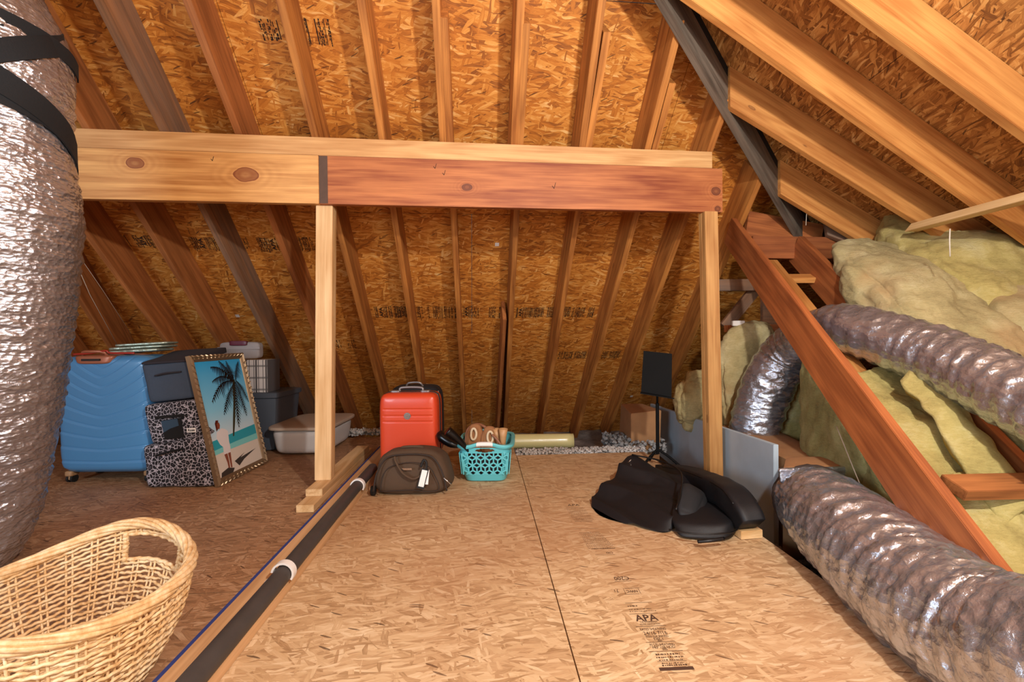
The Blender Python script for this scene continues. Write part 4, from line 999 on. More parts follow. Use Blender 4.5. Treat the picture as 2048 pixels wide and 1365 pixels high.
# ================================================================= RED AND BLACK SUITCASE, BROWN BAG
MAT['red_shell'] = plain('red_hard_shell', '#cf4524', .34, bump=(180, .12, .0008), **{'Coat_Weight': .15})
MAT['dark_trim'] = plain('dark_gray_trim', '#2b2626', .5)
MAT['gray_metal'] = plain('gray_handle_metal', '#8b8583', .35, .6)
ys = 2.72; X0 = atY(757, 900, ys).x; X1 = atY(875, 900, ys).x; zt = atY(815, 788, ys).z
F = Fr(((X0+X1)/2, ys, 0), R_(-1.5)); Wr = X1-X0
t = thing('suitcase', 'red-orange hard-shell cabin suitcase standing behind the brown bag', 'suitcase', F.o)
def red_g(x, z):
    Z = (z+1)/2; e = 0
    for zc in (.80, .715, .64):
        wv = .004 if abs(x) < .82 else 0
        e -= .0045*math.exp(-((Z-zc)/.007)**2)*(1 if abs(x) < .84 else 0)
    e += .006*max(0, 1-max(abs(x)**6, abs(z)**10))
    return e
mb = MB(); shell(mb, F, Wr, .20, zt-.05, .05, .03, red_g, 60, 150); mb.build('shell', 'red_shell', t, smooth=True)
mb = MB(); F.hexa(mb, -Wr/2-.003, Wr/2+.004, .085, .115, .045, zt+.004, n=10, k=10); mb.build('zipper_band', 'dark_trim', t, smooth=True)
zc = .05+(zt-.05)*.715
MB().tube([F(0, -.008, zc), F(0, .002, zc)], .021, 32).build('emblem_ring', 'gray_metal', t, smooth=True, sharp=40)
MB().tube([F(0, -.011, zc), F(0, -.006, zc)], .016, 32).build('emblem_disc', 'chrome', t, smooth=True, sharp=40)
MB().tube(spline([F(-.075, .10, zt+.002), F(-.06, .10, zt+.026), F(.06, .10, zt+.026), F(.075, .10, zt+.002)], 8), .008, 10).build('carry_handle', 'gray_metal', t, smooth=True)
for sx in (-.10, .09):
    mb = MB(); F.hexa(mb, sx-.03, sx+.03, .08, .125, zt-.004, zt+.010, n=6, k=6); mb.build('handle_mount', 'gray_metal', t, smooth=True)
for sx in (-1, 1):
    for sy in (.03, .17):
        MB().tube([F(sx*(Wr/2-.04)-.01, sy, .024), F(sx*(Wr/2-.04)+.01, sy, .024)], .024, 18).build('wheel', 'black_rubber', t, smooth=True, sharp=40)
ys = 3.02; X0 = atY(776, 900, ys).x; X1 = atY(881, 900, ys).x; zt = atY(815, 773, ys).z
F = Fr(((X0+X1)/2, ys, 0)); Wk = X1-X0
MAT['black_nylon'] = plain('black_nylon', '#131114', .8, bump=(200, .4, .001))
t = thing('suitcase', 'black soft suitcase just behind the red suitcase', 'suitcase', F.o)
mb = MB(); F.hexa(mb, -Wk/2, Wk/2, 0, .22, .03, zt, n=16, k=6, amp=.006, freq=7); mb.build('body', 'black_nylon', t, smooth=True)
MB().tube(spline([F(-.055, .03, zt-.004), F(-.035, .02, zt+.020), F(.035, .02, zt+.022), F(.06, .03, zt-.004)], 8), .007, 8).build('carry_handle', 'gray_metal', t, smooth=True)
MB().tube(spline([F(Wk/2-.01, -.006, zt-.03), F(Wk/2+.006, -.01, zt-.12), F(Wk/2-.004, -.012, zt-.25), F(Wk/2+.012, -.01, zt-.36)], 8), .0035, 6).build('zipper_cord', 'gray_metal', t, smooth=True)

MAT['brown_nylon'] = plain('brown_nylon', '#4e3a28', .85, bump=(220, .5, .001), var=.2, scale=50)
MAT['brown_dark'] = plain('dark_brown_piping', '#2c2018', .7)
yd = onz(820, 994, 0).y; Xa = atY(742, 990, yd).x; Xb = atY(898, 990, yd).x; zt = atY(820, 903, yd+.05).z
F = Fr(((Xa+Xb)/2, yd, 0), R_(2)); Wd = Xb-Xa
t = thing('duffel_bag', 'brown soft cabin bag with a white luggage tag in front of the red suitcase', 'bag', F.o)
mb = MB().hexa([F(-Wd/2, 0, .004), F(Wd/2, 0, .004), F(Wd/2+.03, .23, .004), F(-Wd/2+.0, .23, .004), F(-Wd/2+.045, .05, zt), F(Wd/2-.055, .05, zt), F(Wd/2-.03, .22, zt-.01), F(-Wd/2+.045, .22, zt-.01)], 30, 5, .010, 6, .012, 4)
mb.build('bag_body', 'brown_nylon', t, smooth=True)
def face(x, z): # front face point of the bag
    u = z/zt; return F(x, .05*u-.010-.022*max(0, 1-(2*u-1)**2)*max(0, 1-(x/(Wd/2))**2), z)
arch = [(-Wd/2+.015, .03), (-Wd/2+.03, .12), (-Wd/2+.065, .19), (-Wd/2+.11, zt-.02), (0, zt-.012), (Wd/2-.12, zt-.02), (Wd/2-.075, .19), (Wd/2-.035, .12), (Wd/2-.012, .03)]
MB().tube(spline([face(*p) for p in arch], 8), .0045, 8).build('front_zipper', 'brown_dark', t, smooth=True)
inner = [(-Wd/2+.055, .035), (-Wd/2+.07, .12), (-Wd/2+.11, .165), (0, .185), (Wd/2-.12, .165), (Wd/2-.08, .12), (Wd/2-.06, .035), (0, .042)]
MB().tube(spline([face(*p)+F.m@V((0, -.004, 0)) for p in inner+[inner[0]]], 6), .0025, 6).build('pocket_seam', 'brown_dark', t, smooth=True)
hp = [(-.085, zt-.02), (-.075, .19), (-.035, .135), (.02, .105), (.06, .12), (.085, .15), (.09, .19), (.075, zt-.03)]
MB().tube(spline([face(*p)+F.m@V((0, -.014, 0)) for p in hp], 8), .0065, 8).build('handle', 'brown_nylon', t, smooth=True)
MB().tube(spline([F(-.08, .13, zt-.01), F(-.05, .10, zt+.012), F(.04, .10, zt+.012), F(.07, .13, zt-.01)], 8), .0075, 8).build('handle', 'brown_nylon', t, smooth=True)
MB().tube(spline([face(.062, .165)+F.m@V((0, -.02, 0)), face(.078, .20)+F.m@V((0, -.026, 0)), face(.094, .185)+F.m@V((0, -.024, 0)), face(.092, .15)+F.m@V((0, -.02, 0))], 8), .006, 8).build('tag_strap', 'black_rubber', t, smooth=True)
def card(name, x0, z0, x1, z1, w_, off, mat, par):
    a = face(x0, z0)+F.m@V((0, off, 0)); b = face(x1, z1)+F.m@V((0, off, 0)); return MB().bar(a, b, w_, .0025, F.m@V((0, -1, 0))).build(name, mat, par, bevel=.0008)
card('luggage_tag', .088, .155, .062, .055, .040, -.024, 'black_rubber', t); card('luggage_card', .086, .150, .066, .066, .030, -.0262, 'white', t); card('luggage_card', .098, .150, .092, .075, .024, -.021, 'white', t)
lb = MB().bar(face(-.045, .152)+F.m@V((0, -.004, 0)), face(.012, .152)+F.m@V((0, -.004, 0)), .011, .003, F.m@V((0, -1, 0))).build('name_plate', 'chrome', t)
MB().tube(spline([face(Wd/2-.05, .10)+F.m@V((.02, .0, 0)), face(Wd/2-.03, .085)+F.m@V((.02, -.01, 0)), face(Wd/2-.008, .062)+F.m@V((.02, -.006, 0))], 5), .0035, 8).build('zip_pull', 'chrome', t, smooth=True)
MB().tube([F(-Wd/2-.004, .03, .028), F(-Wd/2+.018, .03, .028)], .026, 18).build('wheel', 'black_rubber', t, smooth=True)

# ================================================================= TURQUOISE BASKET
MAT['turq'] = plain('turquoise_plastic', '#5cbcc4', .4, **{'Coat_Weight': .15})
yq = onz(968, 968, 0).y - .015; zr = atY(968, 893, yq).z
Xa = atY(911, 893, yq).x; Xb = atY(1027, 893, yq).x; cx = (Xa+Xb)/2; Wq = Xb-Xa; Dq = .40
F = Fr((cx, yq, 0), R_(-1))
t = thing('laundry_basket', 'turquoise plastic basket with star lattice sides and a white handle grip', 'basket', F.o)
def ringpt(u, z, out=0.0):
    """rounded rectangle around the basket, u 0..1, tapering to the foot"""
    tp = 1-(1-z/zr)*.13; a = 2*math.pi*u; c, s_ = math.cos(a), math.sin(a); k = 5.5
    q = (abs(c)**k+abs(s_)**k)**(1/k); return F((c/q)*(Wq/2*tp-.012+out), Dq/2+(s_/q)*(Dq/2*tp-.012+out), z)
def bump_rim(u): # raised grips front and back
    a = 2*math.pi*u; c, s_ = math.cos(a), math.sin(a); return .018*math.exp(-(c/.42)**4)*(1 if abs(s_) > .5 else 0)
zw0, zw1 = .05, zr-.045
mb = MB(); n = 120
def wallband(z0, z1, out0=0, out1=0, th=.004, cut=None):
    mb.grid(lambda u, v: ringpt(u, z0+(z1-z0)*v, out0+(out1-out0)*v), n, 4, True); mb.grid(lambda u, v: ringpt(u, z0+(z1-z0)*v, out0+(out1-out0)*v-th), n, 4, True)
wallband(.006, zw0, -.012, 0); 
mb.grid(lambda u, v: ringpt(u, .006, -.012-v*.6*Wq/2), n, 4, True)
mb.build('basket_base', 'turq', t, smooth=True)
# lattice of the four sides
def panel(face_):
    mb = MB(); p = .0535
    if face_ in (0, 2): L = Wq-.055
    else: L = Dq-.055
    def P(s_, z):
        tp = 1-(1-z/zr)*.13; h_ = .0025
        if face_ == 0: return F(s_*tp, Dq/2*(1-tp)+.012, z)
        if face_ == 2: return F(s_*tp, Dq-Dq/2*(1-tp)-.012, z)
        if face_ == 1: return F(Wq/2*tp-.012, Dq/2+s_*tp, z)
        return F(-Wq/2*tp+.012, Dq/2+s_*tp, z)
    nrm = {0: V((0, -1, 0)), 2: V((0, 1, 0)), 1: V((1, 0, 0)), 3: V((-1, 0, 0))}[face_]; nrm = F.m@nrm
    z0, z1 = zw0, zw1; segs = []
    rows = int((z1-z0)/(p*.866))+3
    for j in range(-1, rows):
        for i in range(-8, 9):
            cx_ = i*p+(p/2 if j % 2 else 0); cz = z0+.01+j*p*.866
            for k in range(6):
                a = R_(30+60*k); segs.append((cx_, cz, cx_+p/1.732*math.cos(a), cz+p/1.732*math.sin(a)))
    def clip(x0_, y0_, x1_, y1_):
        t0, t1 = 0, 1
        for pq, qq in ((-(x1_-x0_), x0_+L/2), (x1_-x0_, L/2-x0_), (-(y1_-y0_), y0_-z0), (y1_-y0_, z1-y0_)):
            if abs(pq) < 1e-9:
                if qq < 0: return None
                continue
            r = qq/pq
            if pq < 0: t0 = max(t0, r)
            else: t1 = min(t1, r)
        if t1-t0 < .05: return None
        return x0_+(x1_-x0_)*t0, y0_+(y1_-y0_)*t0, x0_+(x1_-x0_)*t1, y0_+(y1_-y0_)*t1
    for s_ in segs:
        c = clip(*s_)
        if c:
            a, b = P(c[0], c[1]), P(c[2], c[3])
            if (b-a).length > .004: mb.bar(a, b, .0085, .004, nrm)
    mb.bar(P(-L/2, z0), P(-L/2, z1), .008, .004, nrm); mb.bar(P(L/2, z0), P(L/2, z1), .008, .004, nrm)
    return mb.build('lattice_side', 'turq', t)
for f_ in range(4): panel(f_)
for a0, a1 in ((.100, .150), (.350, .400), (.60, .65), (.85, .90)):   # rounded corners between the lattice sides
    mb = MB().grid(lambda u, v, a0=a0, a1=a1: ringpt(a0+(a1-a0)*u, zw0-.004+(zw1-zw0+.01)*v), 14, 6)
    o = mb.build('corner_post', 'turq', t, smooth=True); m2 = o.modifiers.new('thick', 'SOLIDIFY'); m2.thickness = .004
mb = MB()
def upband(u, v, o_=0): 
    a = 2*math.pi*u; c, s_ = math.cos(a), math.sin(a); hole = math.exp(-(c/.40)**4) if abs(s_) > .5 else 0
    z0_ = zw1-.003 + hole*.0; z = z0_+(zr-.014-z0_)*v
    return ringpt(u, z, o_)
# upper wall with arched grip holes front and back
nn_ = 160; rows = 8
for o_ in (0, -.004):
    b0 = len(mb.v)
    for j in range(rows+1):
        for i in range(nn_): mb.v.append(upband(i/nn_, j/rows, o_))
    for j in range(rows):
        for i in range(nn_):
            a = 2*math.pi*(i+.5)/nn_; c, s_ = math.cos(a), math.sin(a)
            if abs(s_) > .8 and (c/.43)**2+((j+.5)/rows-.52)**2/.2 < .62: continue
            mb.f.append((b0+j*nn_+i, b0+j*nn_+(i+1) % nn_, b0+(j+1)*nn_+(i+1) % nn_, b0+(j+1)*nn_+i))
mb.build('upper_wall', 'turq', t, smooth=True)
mb = MB(); cr = [(-.002, -.016), (.014, -.018), (.019, -.008), (.016, .002), (.004, .005), (-.006, .001)]
mb.grid(lambda u, v: ringpt(u, zr, cr[int(round(v*len(cr))) % len(cr)][0]) + V((0, 0, cr[int(round(v*len(cr))) % len(cr)][1]+bump_rim(u))), 160, len(cr), True)
mb.build('rim', 'turq', t, smooth=True, sharp=50)
mb = MB(); cr2 = [(x*1.12, z*1.12+.0005) for x, z in cr]
mb.grid(lambda u, v: ringpt(.708+u*.084, zr, cr2[int(round(v*len(cr2))) % len(cr2)][0]) + V((0, 0, cr2[int(round(v*len(cr2))) % len(cr2)][1]+bump_rim(.708+u*.084))), 24, len(cr2))
tag(mb.build('grip', 'white', t, smooth=True), 'white rubber grip on the front rim')
# contents
MAT['suede'] = plain('tan_suede', '#96663f', .9, bump=(120, .4, .001), var=.4, scale=12)
MAT['fleece'] = plain('cream_fleece', '#d2bf9f', .95, bump=(140, .8, .003))
MAT['leather'] = plain('brown_leather_strap', '#8a5c43', .6)
MAT['horn'] = plain('tan_plastic_cone', '#b98d5f', .45)
def slip(loc, yaw, tilt, label):
    G = Fr(loc, yaw, tilt, 0); t2 = thing('slipper', label, 'slipper', loc, 'tan slippers in the turquoise basket')
    mb = MB().hexa([G(-.05, -.01, -.11), G(.05, -.01, -.11), G(.05, .07, -.11), G(-.05, .07, -.11), G(-.052, -.01, .10), G(.052, -.01, .10), G(.045, .06, .10), G(-.045, .06, .10)], 16, 3.2, .006, 14, .01)
    mb.build('slipper_body', 'suede', t2, smooth=True)
    MB().tube([G(.017*math.cos(a), -.022-.006*abs(math.sin(a)), .045+.034*math.sin(a)) for a in [2*math.pi*k/24 for k in range(24)]], .0075, 8, closed=True).build('fleece_collar', 'fleece', t2, smooth=True)
slip(F(-.075, .14, zr-.005), R_(-8), R_(-12), 'tan suede slipper at the left of the basket, lined with cream fleece')
slip(F(.025, .12, zr-.018), R_(6), R_(-8), 'tan suede slipper in the middle of the basket, its cream opening facing forward')
tag(MB().tube(spline([F(-.13, .16, zr-.02), F(-.12, .2, zr+.055), F(-.07, .22, zr+.085), F(-.01, .2, zr+.07), F(.02, .18, zr+.03)], 8), .010, 10).build('leather_strap', 'leather', smooth=True), 'brown strap arching over the slippers in the basket', 'strap')
tag(MB().tube(spline([F(.04, .10, zr+.045), F(.07, .08, zr+.02), F(.115, .06, zr-.05)], 8), .008, 10).build('leather_strap', 'leather', smooth=True), 'brown strap sloping down to the right beside the slippers', 'strap')
def cone(x, y, zt_, lean, r1, label):
    a = F(x, y, zr-.11); b = F(x+lean, y, zt_); m1 = a.lerp(b, .75)
    mb = MB().tube([a, a.lerp(b, .5), m1, b], [.012, .017, .021, r1], 24, caps=False); o = mb.build('cone_tube', 'horn', smooth=True); m_ = o.modifiers.new('thick', 'SOLIDIFY'); m_.thickness = .003
    tag(o, label, 'tube')
cone(.10, .10, zr+.082, .008, .028, 'tan flared tube standing upright at the right of the basket')
cone(.088, .14, zr+.075, -.03, .020, 'thinner tan tube leaning behind the flared tube in the basket')
mb = MB().grid(lambda u, v: F(.0+u*.075, .19-.02*v, zr+.015+.055*v) + V((0, .01*math.sin(u*9), .006*math.sin(u*14+v*5))), 12, 8); o = mb.build('crumpled_paper', 'paper', smooth=False); m_ = o.modifiers.new('t', 'SOLIDIFY'); m_.thickness = .0015
tag(o, 'crumpled white paper sticking up behind the slippers', 'paper')
mb = MB(); F.hexa(mb, -.12, .12, .06, Dq-.06, .02, zr-.06, n=16, k=4, amp=.015, freq=9)
MAT['dark_cloth'] = plain('dark_cloth', '#2a2326', .9, bump=(60, .4, .003)); tag(mb.build('cloth_pile', 'dark_cloth', smooth=True), 'dark cloth filling the turquoise basket', 'cloth')
# black boots beside the basket
MAT['black_gloss'] = plain('black_glossy_leather', '#070708', .28)
def boot(pts_, rr, label, heel=None):
    P_ = spline(pts_, 8); o = MB().tube(P_, lerp_list(rr, len(P_)), 20).build('boot', 'black_gloss', smooth=True); return tag(o, label, 'boot', 'black boots beside the basket')
Y_ = yq-.02
boot([atY(938, 905, Y_+.05), atY(925, 888, Y_+.02), atY(908, 872, Y_-.0), atY(895, 862, Y_-.01)], [.006, .018, .024, .028], 'black glossy boot leaning into the left side of the turquoise basket')
boot([atY(926, 893, Y_+.08), atY(905, 888, Y_+.08), atY(886, 876, Y_+.10), atY(880, 868, Y_+.12)], [.010, .026, .034, .028], 'black boot wedged between the red suitcase and the turquoise basket')
# ================================================================= BLACK BAGS AND MUSIC STAND
MAT['bag_black'] = plain('black_woven_nylon', '#0b0c11', .6, bump=(260, .5, .001), var=.3, scale=6)
MAT['bag_gray'] = plain('charcoal_nylon_panel', '#1b1c1f', .75, bump=(260, .5, .001))
MAT['piping'] = plain('black_piping', '#060607', .5)
o_ = onz(1300, 1040, 0)
t = thing('garment_bag', 'large limp black bag slumped on the floor, left of the black cases', 'bag', o_)
def bagtop(u, v):
    a = [(1188, 1003, 2.34), (1230, 948, 2.52), (1264, 915, 2.66)]; 
    L_ = atY(1188, 1004, 2.36).lerp(atY(1266, 914, 2.68), v); R2 = atY(1398, 1036, 1.98).lerp(atY(1404, 958, 2.45), v); return L_.lerp(R2, u)
corn = [onz(1190, 1026, .003), onz(1330, 1070, .003), onz(1430, 990, .003), onz(1256, 958, .003), atY(1176, 998, 2.33), atY(1345, 1040, 1.98), atY(1424, 966, 2.36), atY(1258, 904, 2.66)]
def bag_mesh(corn, n, k, amp, freq, bulge, seed): return MB().hexa(corn, n, k, amp, freq, bulge, seed)
mb = bag_mesh(corn, 60, 10, .05, 4.6, .01, 3.3)
c_ = sum(corn, V())/8
mb.v = [p + V((0, 0, 1))*.022*(abs(NZ.noise(V((p.x*7+p.y*4, p.y*2.2, 1.7))))*-2.2+.5) for p in mb.v]
mb.v = [V((p.x, p.y, max(p.z, .003))) for p in mb.v]
mb.build('bag_body', 'bag_black', t, smooth=True)
# lighter end panel of the limp bag
e0, e1, e2, e3 = atY(1378, 952, 2.22), atY(1414, 1004, 2.10), atY(1382, 1038, 2.0), atY(1352, 1030, 2.0)
MB().hexa([onz(1352, 1045, .02), onz(1395, 1040, .02), onz(1420, 1000, .02), onz(1375, 990, .02), atY(1350, 1020, 2.0), atY(1392, 1034, 1.98), atY(1416, 990, 2.14), atY(1362, 952, 2.20)], 16, 4, .012, 9, .012, 5).build('end_panel', 'bag_gray', t, smooth=True)
MB().tube(spline([atY(1264, 910, 2.62), atY(1320, 922, 2.5), atY(1360, 944, 2.3), atY(1362, 985, 2.06), atY(1352, 1020, 1.95)], 8), .0045, 8).build('seam_piping', 'piping', t, smooth=True)
MB().tube([atY(1252, 931, 2.56), atY(1258, 924, 2.58), atY(1262, 920, 2.58)], .003, 8).build('zip_pull', 'chrome', t)
def squarish(R, k=11):
    def fn(a, s, q, p):
        c, w_ = abs(math.cos(a+.785)), abs(math.sin(a+.785)); return R*(1/((c**k+w_**k)**(1/k))-1) + .006*NZ.noise(p*9)
    return fn
t = thing('instrument_case', 'small black padded case lying lowest at the front of the black pile', 'case', onz(1410, 1090, 0))
corn = [onz(1350, 1080, .003), onz(1468, 1088, .003), onz(1482, 1020, .003), onz(1370, 1016, .003), atY(1340, 1042, 1.94), atY(1466, 1046, 1.87), atY(1462, 1000, 2.16), atY(1350, 1000, 2.22)]
mb = MB().hexa(corn, 24, 6, .010, 7, .008, 8); mb.v = [V((p.x, p.y, max(p.z, .002))) for p in mb.v]; mb.build('case_body', 'bag_black', t, smooth=True)
MB().tube(spline([atY(1338, 1060, 1.88), atY(1385, 1068, 1.815), atY(1440, 1068, 1.80), atY(1474, 1060, 1.86), atY(1480, 1030, 2.05)], 8), .0035, 8).build('zipper', 'piping', t, smooth=True)
MB().tube(spline([atY(1395, 1084, 1.80), atY(1420, 1082, 1.785), atY(1448, 1078, 1.80)], 6), .0075, 8).build('carry_handle', 'piping', t, smooth=True)
t = thing('instrument_case', 'long black case lying across the pile, its near end drooping to the right', 'case', onz(1430, 1040, 0))
P_ = spline([atY(1325, 944, 2.85), atY(1372, 953, 2.55), atY(1425, 974, 2.22), atY(1464, 996, 2.0), atY(1488, 1024, 1.90), atY(1501, 1050, 1.86)], 10)
MB().tube(P_, lerp_list([.045, .052, .056, .056, .052, .046], len(P_)), 28, disp=squarish(.052)).build('case_body', 'bag_black', t, smooth=True)
for off in (V((-.052, 0, .045)), V((.050, 0, .048))):
    MB().tube([p+off for p in P_[4:-8]], .0035, 6).build('seam_piping', 'piping', t, smooth=True)

ym = 2.86; c = atY(1314, 790, ym)
t = thing('music_stand', 'black metal music stand standing behind the black bags', 'music stand', V((c.x, ym, 0)))
tl, tr, bl_, br_ = atY(1287, 702, ym+.05), atY(1344, 708, ym-.02), atY(1282, 784, ym), atY(1343, 795, ym-.07)
nb_ = (tr-tl).cross(bl_-tl).normalized(); nb_ = nb_ if nb_.y > 0 else -nb_
MB().prism([tl, tr, br_, bl_], V(), nb_*.006).build('desk', 'black_metal', t, bevel=.0015)
lip = V((-.0, -.055, -.0))
MB().hex8([bl_+V((-.02, -.05, -.006)), br_+V((.0, -.05, -.006)), br_+V((0, .0, -.006)), bl_+V((-.0, .0, -.006)), bl_+V((-.02, -.05, 0)), br_+V((0, -.05, 0)), br_, bl_]).build('ledge', 'black_metal', t)
pb = V((c.x+.008, ym+.02, 0))
MB().tube([pb+V((0, 0, .10)), pb+V((0, 0, .43))], .011, 16).build('pole', 'black_metal', t, smooth=True, sharp=40)
MB().tube([pb+V((0, 0, .42)), pb+V((0, 0, .50))], .007, 12).build('upper_rod', 'black_metal', t, smooth=True)
for k in range(3):
    a = R_(90+120*k); MB().tube(spline([pb+V((0, 0, .13)), pb+V((.07*math.cos(a), .07*math.sin(a), .09)), pb+V((.17*math.cos(a), .17*math.sin(a), .012))], 6), .008, 10).build('leg', 'black_metal', t, smooth=True)

# ================================================================= WICKER BASKET
def wick():
    t = NT('peeled_willow'); v, _ = t.coords(False); n = t.noise(v, 55, 4, .7); n2 = t.noise(v, 9, 3)
    c = t.ramp(t.math('ADD', t.math('MULTIPLY', n.outputs[0], .6), t.math('MULTIPLY', n2.outputs[0], .4)), [(.3, '#b98a52'), (.48, '#dfba86'), (.66, '#f3dfb8')])
    t.l(c, t.b.inputs['Base Color']); t.set(Roughness=.42); t.bump(n.outputs[0], .3, .001); return t.m
MAT['willow'] = wick()
cx_, cy_, th_, A_, B_, z0_, l_ = -1.116, 1.082, 1.713, .301, .268, .262, .055
ea = V((math.cos(th_), math.sin(th_), 0)); eb = V((math.sin(th_), -math.cos(th_), 0))
A_ -= .012; B_ -= .012; z0_ -= .010
def wk(phi, v, out=0.0):
    sc_ = .66+.34*math.sin(min(v, 1)*math.pi/2)**.9; ca, sa = math.cos(phi), math.sin(phi)
    p = V((cx_, cy_, 0)) + ea*(ca*(A_*sc_+out)) + eb*(sa*(B_*sc_+out)); p.z = .010 + (z0_-.010+l_*ca**4)*v; return p
t = thing('wicker_basket', 'oval willow laundry basket with a handle opening at the lower left', 'basket', V((cx_, cy_, 0)))
NS = 30; rows = 22; per = 8; N_ = NS*per
PH0 = R_(14)
def inhole(phi, v): return abs(math.cos(phi-PH0)) > math.cos(R_(20)) and .64 < v < .90
mb = MB()
for j in range(rows):
    v = .02+.90*j/(rows-1); seg = []; run = []
    for i in range(N_+1):
        phi = 2*math.pi*(i % N_)/N_
        wv = math.cos(math.pi*i/per)*(1 if j % 2 else -1)*.0050
        if inhole(phi, v):
            if len(run) > 2: mb.tube(run, .0043, 5)
            run = []
        else: run.append(wk(phi, v, wv) + V((0, 0, .0016*math.sin(i*1.7+j*2.1))))
    if len(run) > 2: mb.tube(run, .0043, 5, caps=False)
for i in range(NS):
    for q in (-.35, .35):
        phi = 2*math.pi*(i+q*.35)/NS; stop = .97; segs_ = [(0, .97)]
        if abs(math.cos(phi-PH0)) > math.cos(R_(20)): segs_ = [(0, .66), (.89, .97)]
        for a_, b_ in segs_: mb.tube([wk(phi, a_+(b_-a_)*k/9, 0) for k in range(10)], .0030, 5)
mb.build('woven_wall', 'willow', t, smooth=True)
mb = MB()
for k in range(6):
    mb.tube([wk(2*math.pi*i/260, 1.0, .0115*math.cos(2*math.pi*(i*4/260)+k*math.pi/3)) + V((0, 0, .0105*math.sin(2*math.pi*(i*4/260)+k*math.pi/3))) for i in range(260)], .0064, 7, closed=True)
mb.build('rim', 'willow', t, smooth=True)
for c0_ in (PH0, PH0+math.pi):
    for v_ in (.65, .893): MB().tube([wk(c0_+R_(-21+42*i/20), v_, .003*math.sin(i*2)) for i in range(21)], .0060, 7).build('handle_wrap', 'willow', t, smooth=True)
    for sg in (-1, 1): MB().tube([wk(c0_+sg*R_(21.5), .63+.29*i/24, .0) + (ea*.006*math.sin(i*1.9)) for i in range(25)], .0075, 7).build('handle_wrap', 'willow', t, smooth=True)
mb = MB()
for k in range(16):
    s_ = 1-k/16; mb.tube([V((cx_, cy_, .010)) + ea*(math.cos(a)*A_*.655*s_) + eb*(math.sin(a)*B_*.655*s_) for a in [2*math.pi*i/72 for i in range(72)]], .0055, 5, closed=True)
mb.build('base_weave', 'willow', t, smooth=True)

# ================================================================= PRINTED MARKS
MAT['ink_roof'] = plain('roof_stamp_ink', '#24130a', .85)
def strip(x0, y0, x1, y1, apa=(), dens=.62, seed=1, bars=()):
    rs = random.Random(seed); a = on_roof(x0, y0, .0); b = on_roof(x1, y0, .0); c = on_roof(x0, y1, .0)
    L = (b-a).dot(bu); Hh = (c-a).dot(bv); mb = MB(); s_ = 0.0; o = a
    R3 = M((bu, bn.cross(bu), bn)).transposed(); sv = 1 if bv.dot(bn.cross(bu)) > 0 else -1
    apas = [q*L for q in apa]
    while s_ < L:
        wd = rs.choice((.006, .007, .009, .005)); inapa = any(q-.004 < s_ < q+.034 for q in apas)
        if not inapa and rs.random() < dens+.25:
            if rs.random() < .16: mb.box(o+bu*s_+bv*(Hh/2), (wd*.6, Hh*.95, .0004), R3)
            else:
                y = Hh*.03*rs.random()
                while y < Hh*.97:
                    l = rs.uniform(.005, .018)
                    if rs.random() < dens+.28: mb.box(o+bu*(s_+rs.uniform(-.001, .001))+bv*min(y+l/2, Hh), (wd*rs.uniform(.5, 1), l, .0004), R3)
                    y += l+rs.uniform(.0015, .004)
        s_ += wd+rs.uniform(.001, .004)
        if rs.random() < .03: s_ += .03
    for q in apas:
        tm = text_mesh(None, 'APA', o+bu*(q+.016)+bv*(Hh/2)-bn*.0004, -bv, -bu, .036, None, None, .0012, sx=Hh/.085)
        mb.add(tm.v, tm.f)
    ob = mb.build('grade_stamp', 'ink_roof', back, mw=back.matrix_basis @ M.Identity(4)); ob['kind'] = 'stuff'
    ob.matrix_basis = M.Identity(4); return ob
strip(748, 613, 820, 636, (.12,), .68, 1); strip(828, 613, 858, 635, (), .6, 2); strip(866, 613, 912, 637, (), .55, 3); strip(926, 612, 958, 635, (.1,), .5, 4); strip(972, 614, 1004, 636, (), .45, 5)
strip(1034, 615, 1112, 635, (.06,), .75, 6); strip(1126, 614, 1142, 633, (), .8, 7); strip(1147, 615, 1190, 635, (), .6, 8)
strip(1112, 704, 1182, 718, (), .55, 9); strip(1196, 703, 1262, 717, (), .5, 10)
strip(236, 470, 312, 494, (.5,), .55, 11); strip(356, 474, 428, 500, (.5,), .6, 12); strip(468, 474, 492, 496, (), .5, 13); strip(512, 475, 556, 503, (.55,), .6, 14); strip(584, 474, 626, 500, (), .6, 15)
strip(517, 37, 578, 78, (), .38, 16); strip(594, 34, 658, 88, (), .40, 17); strip(668, 680, 712, 698, (), .35, 18)
# floor grade stamp, rows running towards the camera
FL = bpy.data.objects['floor']
tdir = (onz(1303, 1205.5)-onz(1250, 1207.5)).normalized(); odir = V((-tdir.y, tdir.x, 0))
def cxat(y): return 1292+(y-1236)*.60
mb = MB()
def ftext(body, y, wpx, hscale=1.0, x=None, flip=False, bold=.0):
    x = cxat(y) if x is None else x; P = onz(x, y, .0007); W = wpx*P.y/FPX
    tm = text_mesh(None, body, (0, 0, 0), (1, 0, 0), (0, 1, 0), 1.0, None, None, bold); w0 = max(v.x for v in tm.v)-min(v.x for v in tm.v)
    s_ = W/w0; sg = -1 if flip else 1; hh = s_*hscale
    mb.add([P + tdir*(v.x*s_*sg) + odir*(v.y*hh*sg) for v in tm.v], tm.f)
def frule(y, wpx, th=.0012, x=None):
    x = cxat(y) if x is None else x; P = onz(x, y, .0006); W = wpx*P.y/FPX; mb.bar(P-tdir*W/2, P+tdir*W/2, th, .0003)
rs = random.Random(9)
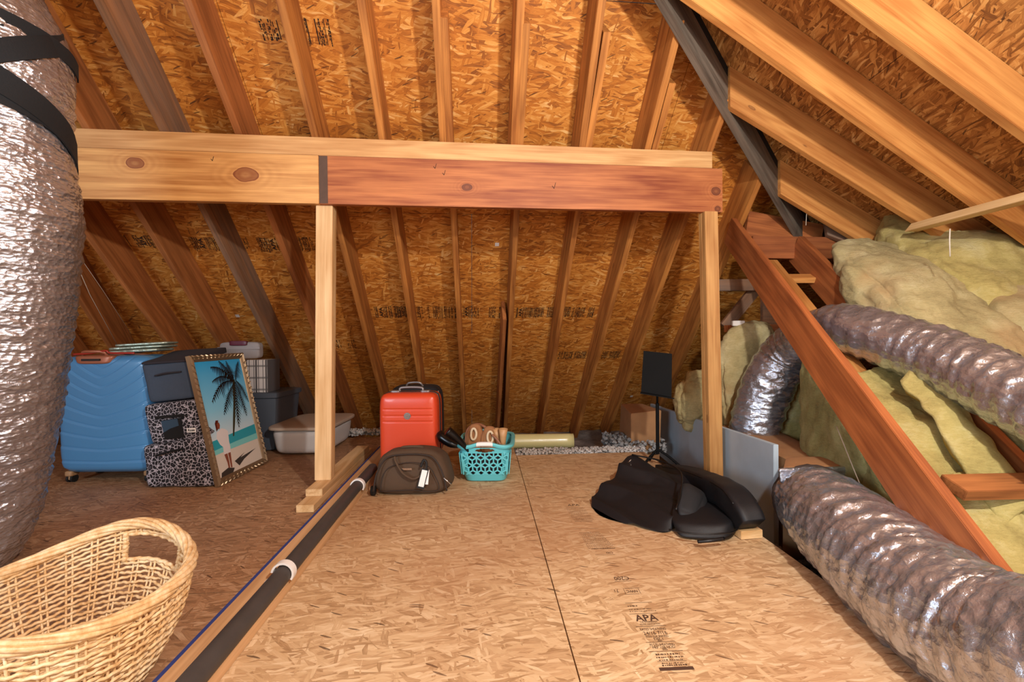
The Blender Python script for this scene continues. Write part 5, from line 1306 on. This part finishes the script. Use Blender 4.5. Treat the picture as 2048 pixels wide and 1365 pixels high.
def fdash(y, wpx, x=None, h_=.0035):
    x = cxat(y) if x is None else x; P = onz(x, y, .0006); W = wpx*P.y/FPX; s_ = -W/2
    while s_ < W/2:
        l = rs.uniform(.0015, .005); mb.bar(P+tdir*s_+odir*rs.uniform(-.0006, .0006), P+tdir*(s_+l), h_*rs.uniform(.5, 1), .0003); s_ += l+rs.uniform(.001, .004)
frule(1206, 54, x=1277); fdash(1213, 17, x=1264, h_=.008); fdash(1219, 46, x=1281, h_=.004); fdash(1223, 52, x=1285, h_=.003); frule(1228, 58)
ftext('APA', 1237, 46, 1.15, bold=.02)
ftext('THE ENGINEERED', 1244.5, 36, 1.6); ftext('WOOD ASSOCIATION', 1249, 42, 1.6); frule(1253, 62, .0016)
ftext('RATED SHEATHING', 1259, 52, 1.7); ftext('24/16 7/16', 1267, 48, 1.3); ftext('SIZED FOR SPACING', 1273.5, 46, 1.6); ftext('EXP 1', 1278.5, 18, 1.3); ftext('000', 1282, 9, 1.2); frule(1284.5, 60, .0012)
ftext('PS 2-92 SHEATHING', 1290, 50, 1.8); ftext('PRP 108 HUD', 1295.5, 46, 1.2); ftext('000', 1299.5, 10, 1.2); frule(1303, 68, .0012)
fdash(1309, 50, h_=.006); fdash(1315, 54, h_=.006); fdash(1320.5, 50, h_=.004); frule(1323, 60, .0008); fdash(1327, 46, h_=.004); fdash(1331, 50, h_=.005); frule(1338, 70, .011); frule(1346, 44, .0008)
ftext('C200', 1157, 30, 1.3, x=1243, flip=True, bold=.01); frule(1163, 34, x=1246); ftext('NWC', 1183, 22, 1.3, x=1264, flip=True, bold=.01); ftext('71', 1182, 8, 1.4, x=1232, flip=True)
for (x, y) in ((1249, 1183), (1279, 1183)): P = onz(x, y, .0006); mb.bar(P-odir*.016, P+odir*.016, .001, .0003)
frule(1177, 30, x=1264); frule(1189, 30, x=1264)
ftext('APA', 1011, 24, 1.0, x=1147)
for k in range(11): fdash(1016+k*2.4, 34+k*.7, x=1149+k*1.75, h_=.003)
frule(1043, 36, .002, x=1167)
for k in range(13): fdash(1066+k*2.6, 40+k*1.1, x=1179+k*2.0, h_=.0035)
frule(1058, 50, .0008, x=1172); frule(1098, 48, .002, x=1206); ftext('CSD', 1106, 14, 1.3, x=1219, flip=True); frule(1110, 40, .0008, x=1210)
o = mb.build('grade_stamp', 'ink_floor', FL, mw=FL.matrix_basis.copy()); o.matrix_basis = M.Identity(4); o['kind'] = 'stuff'
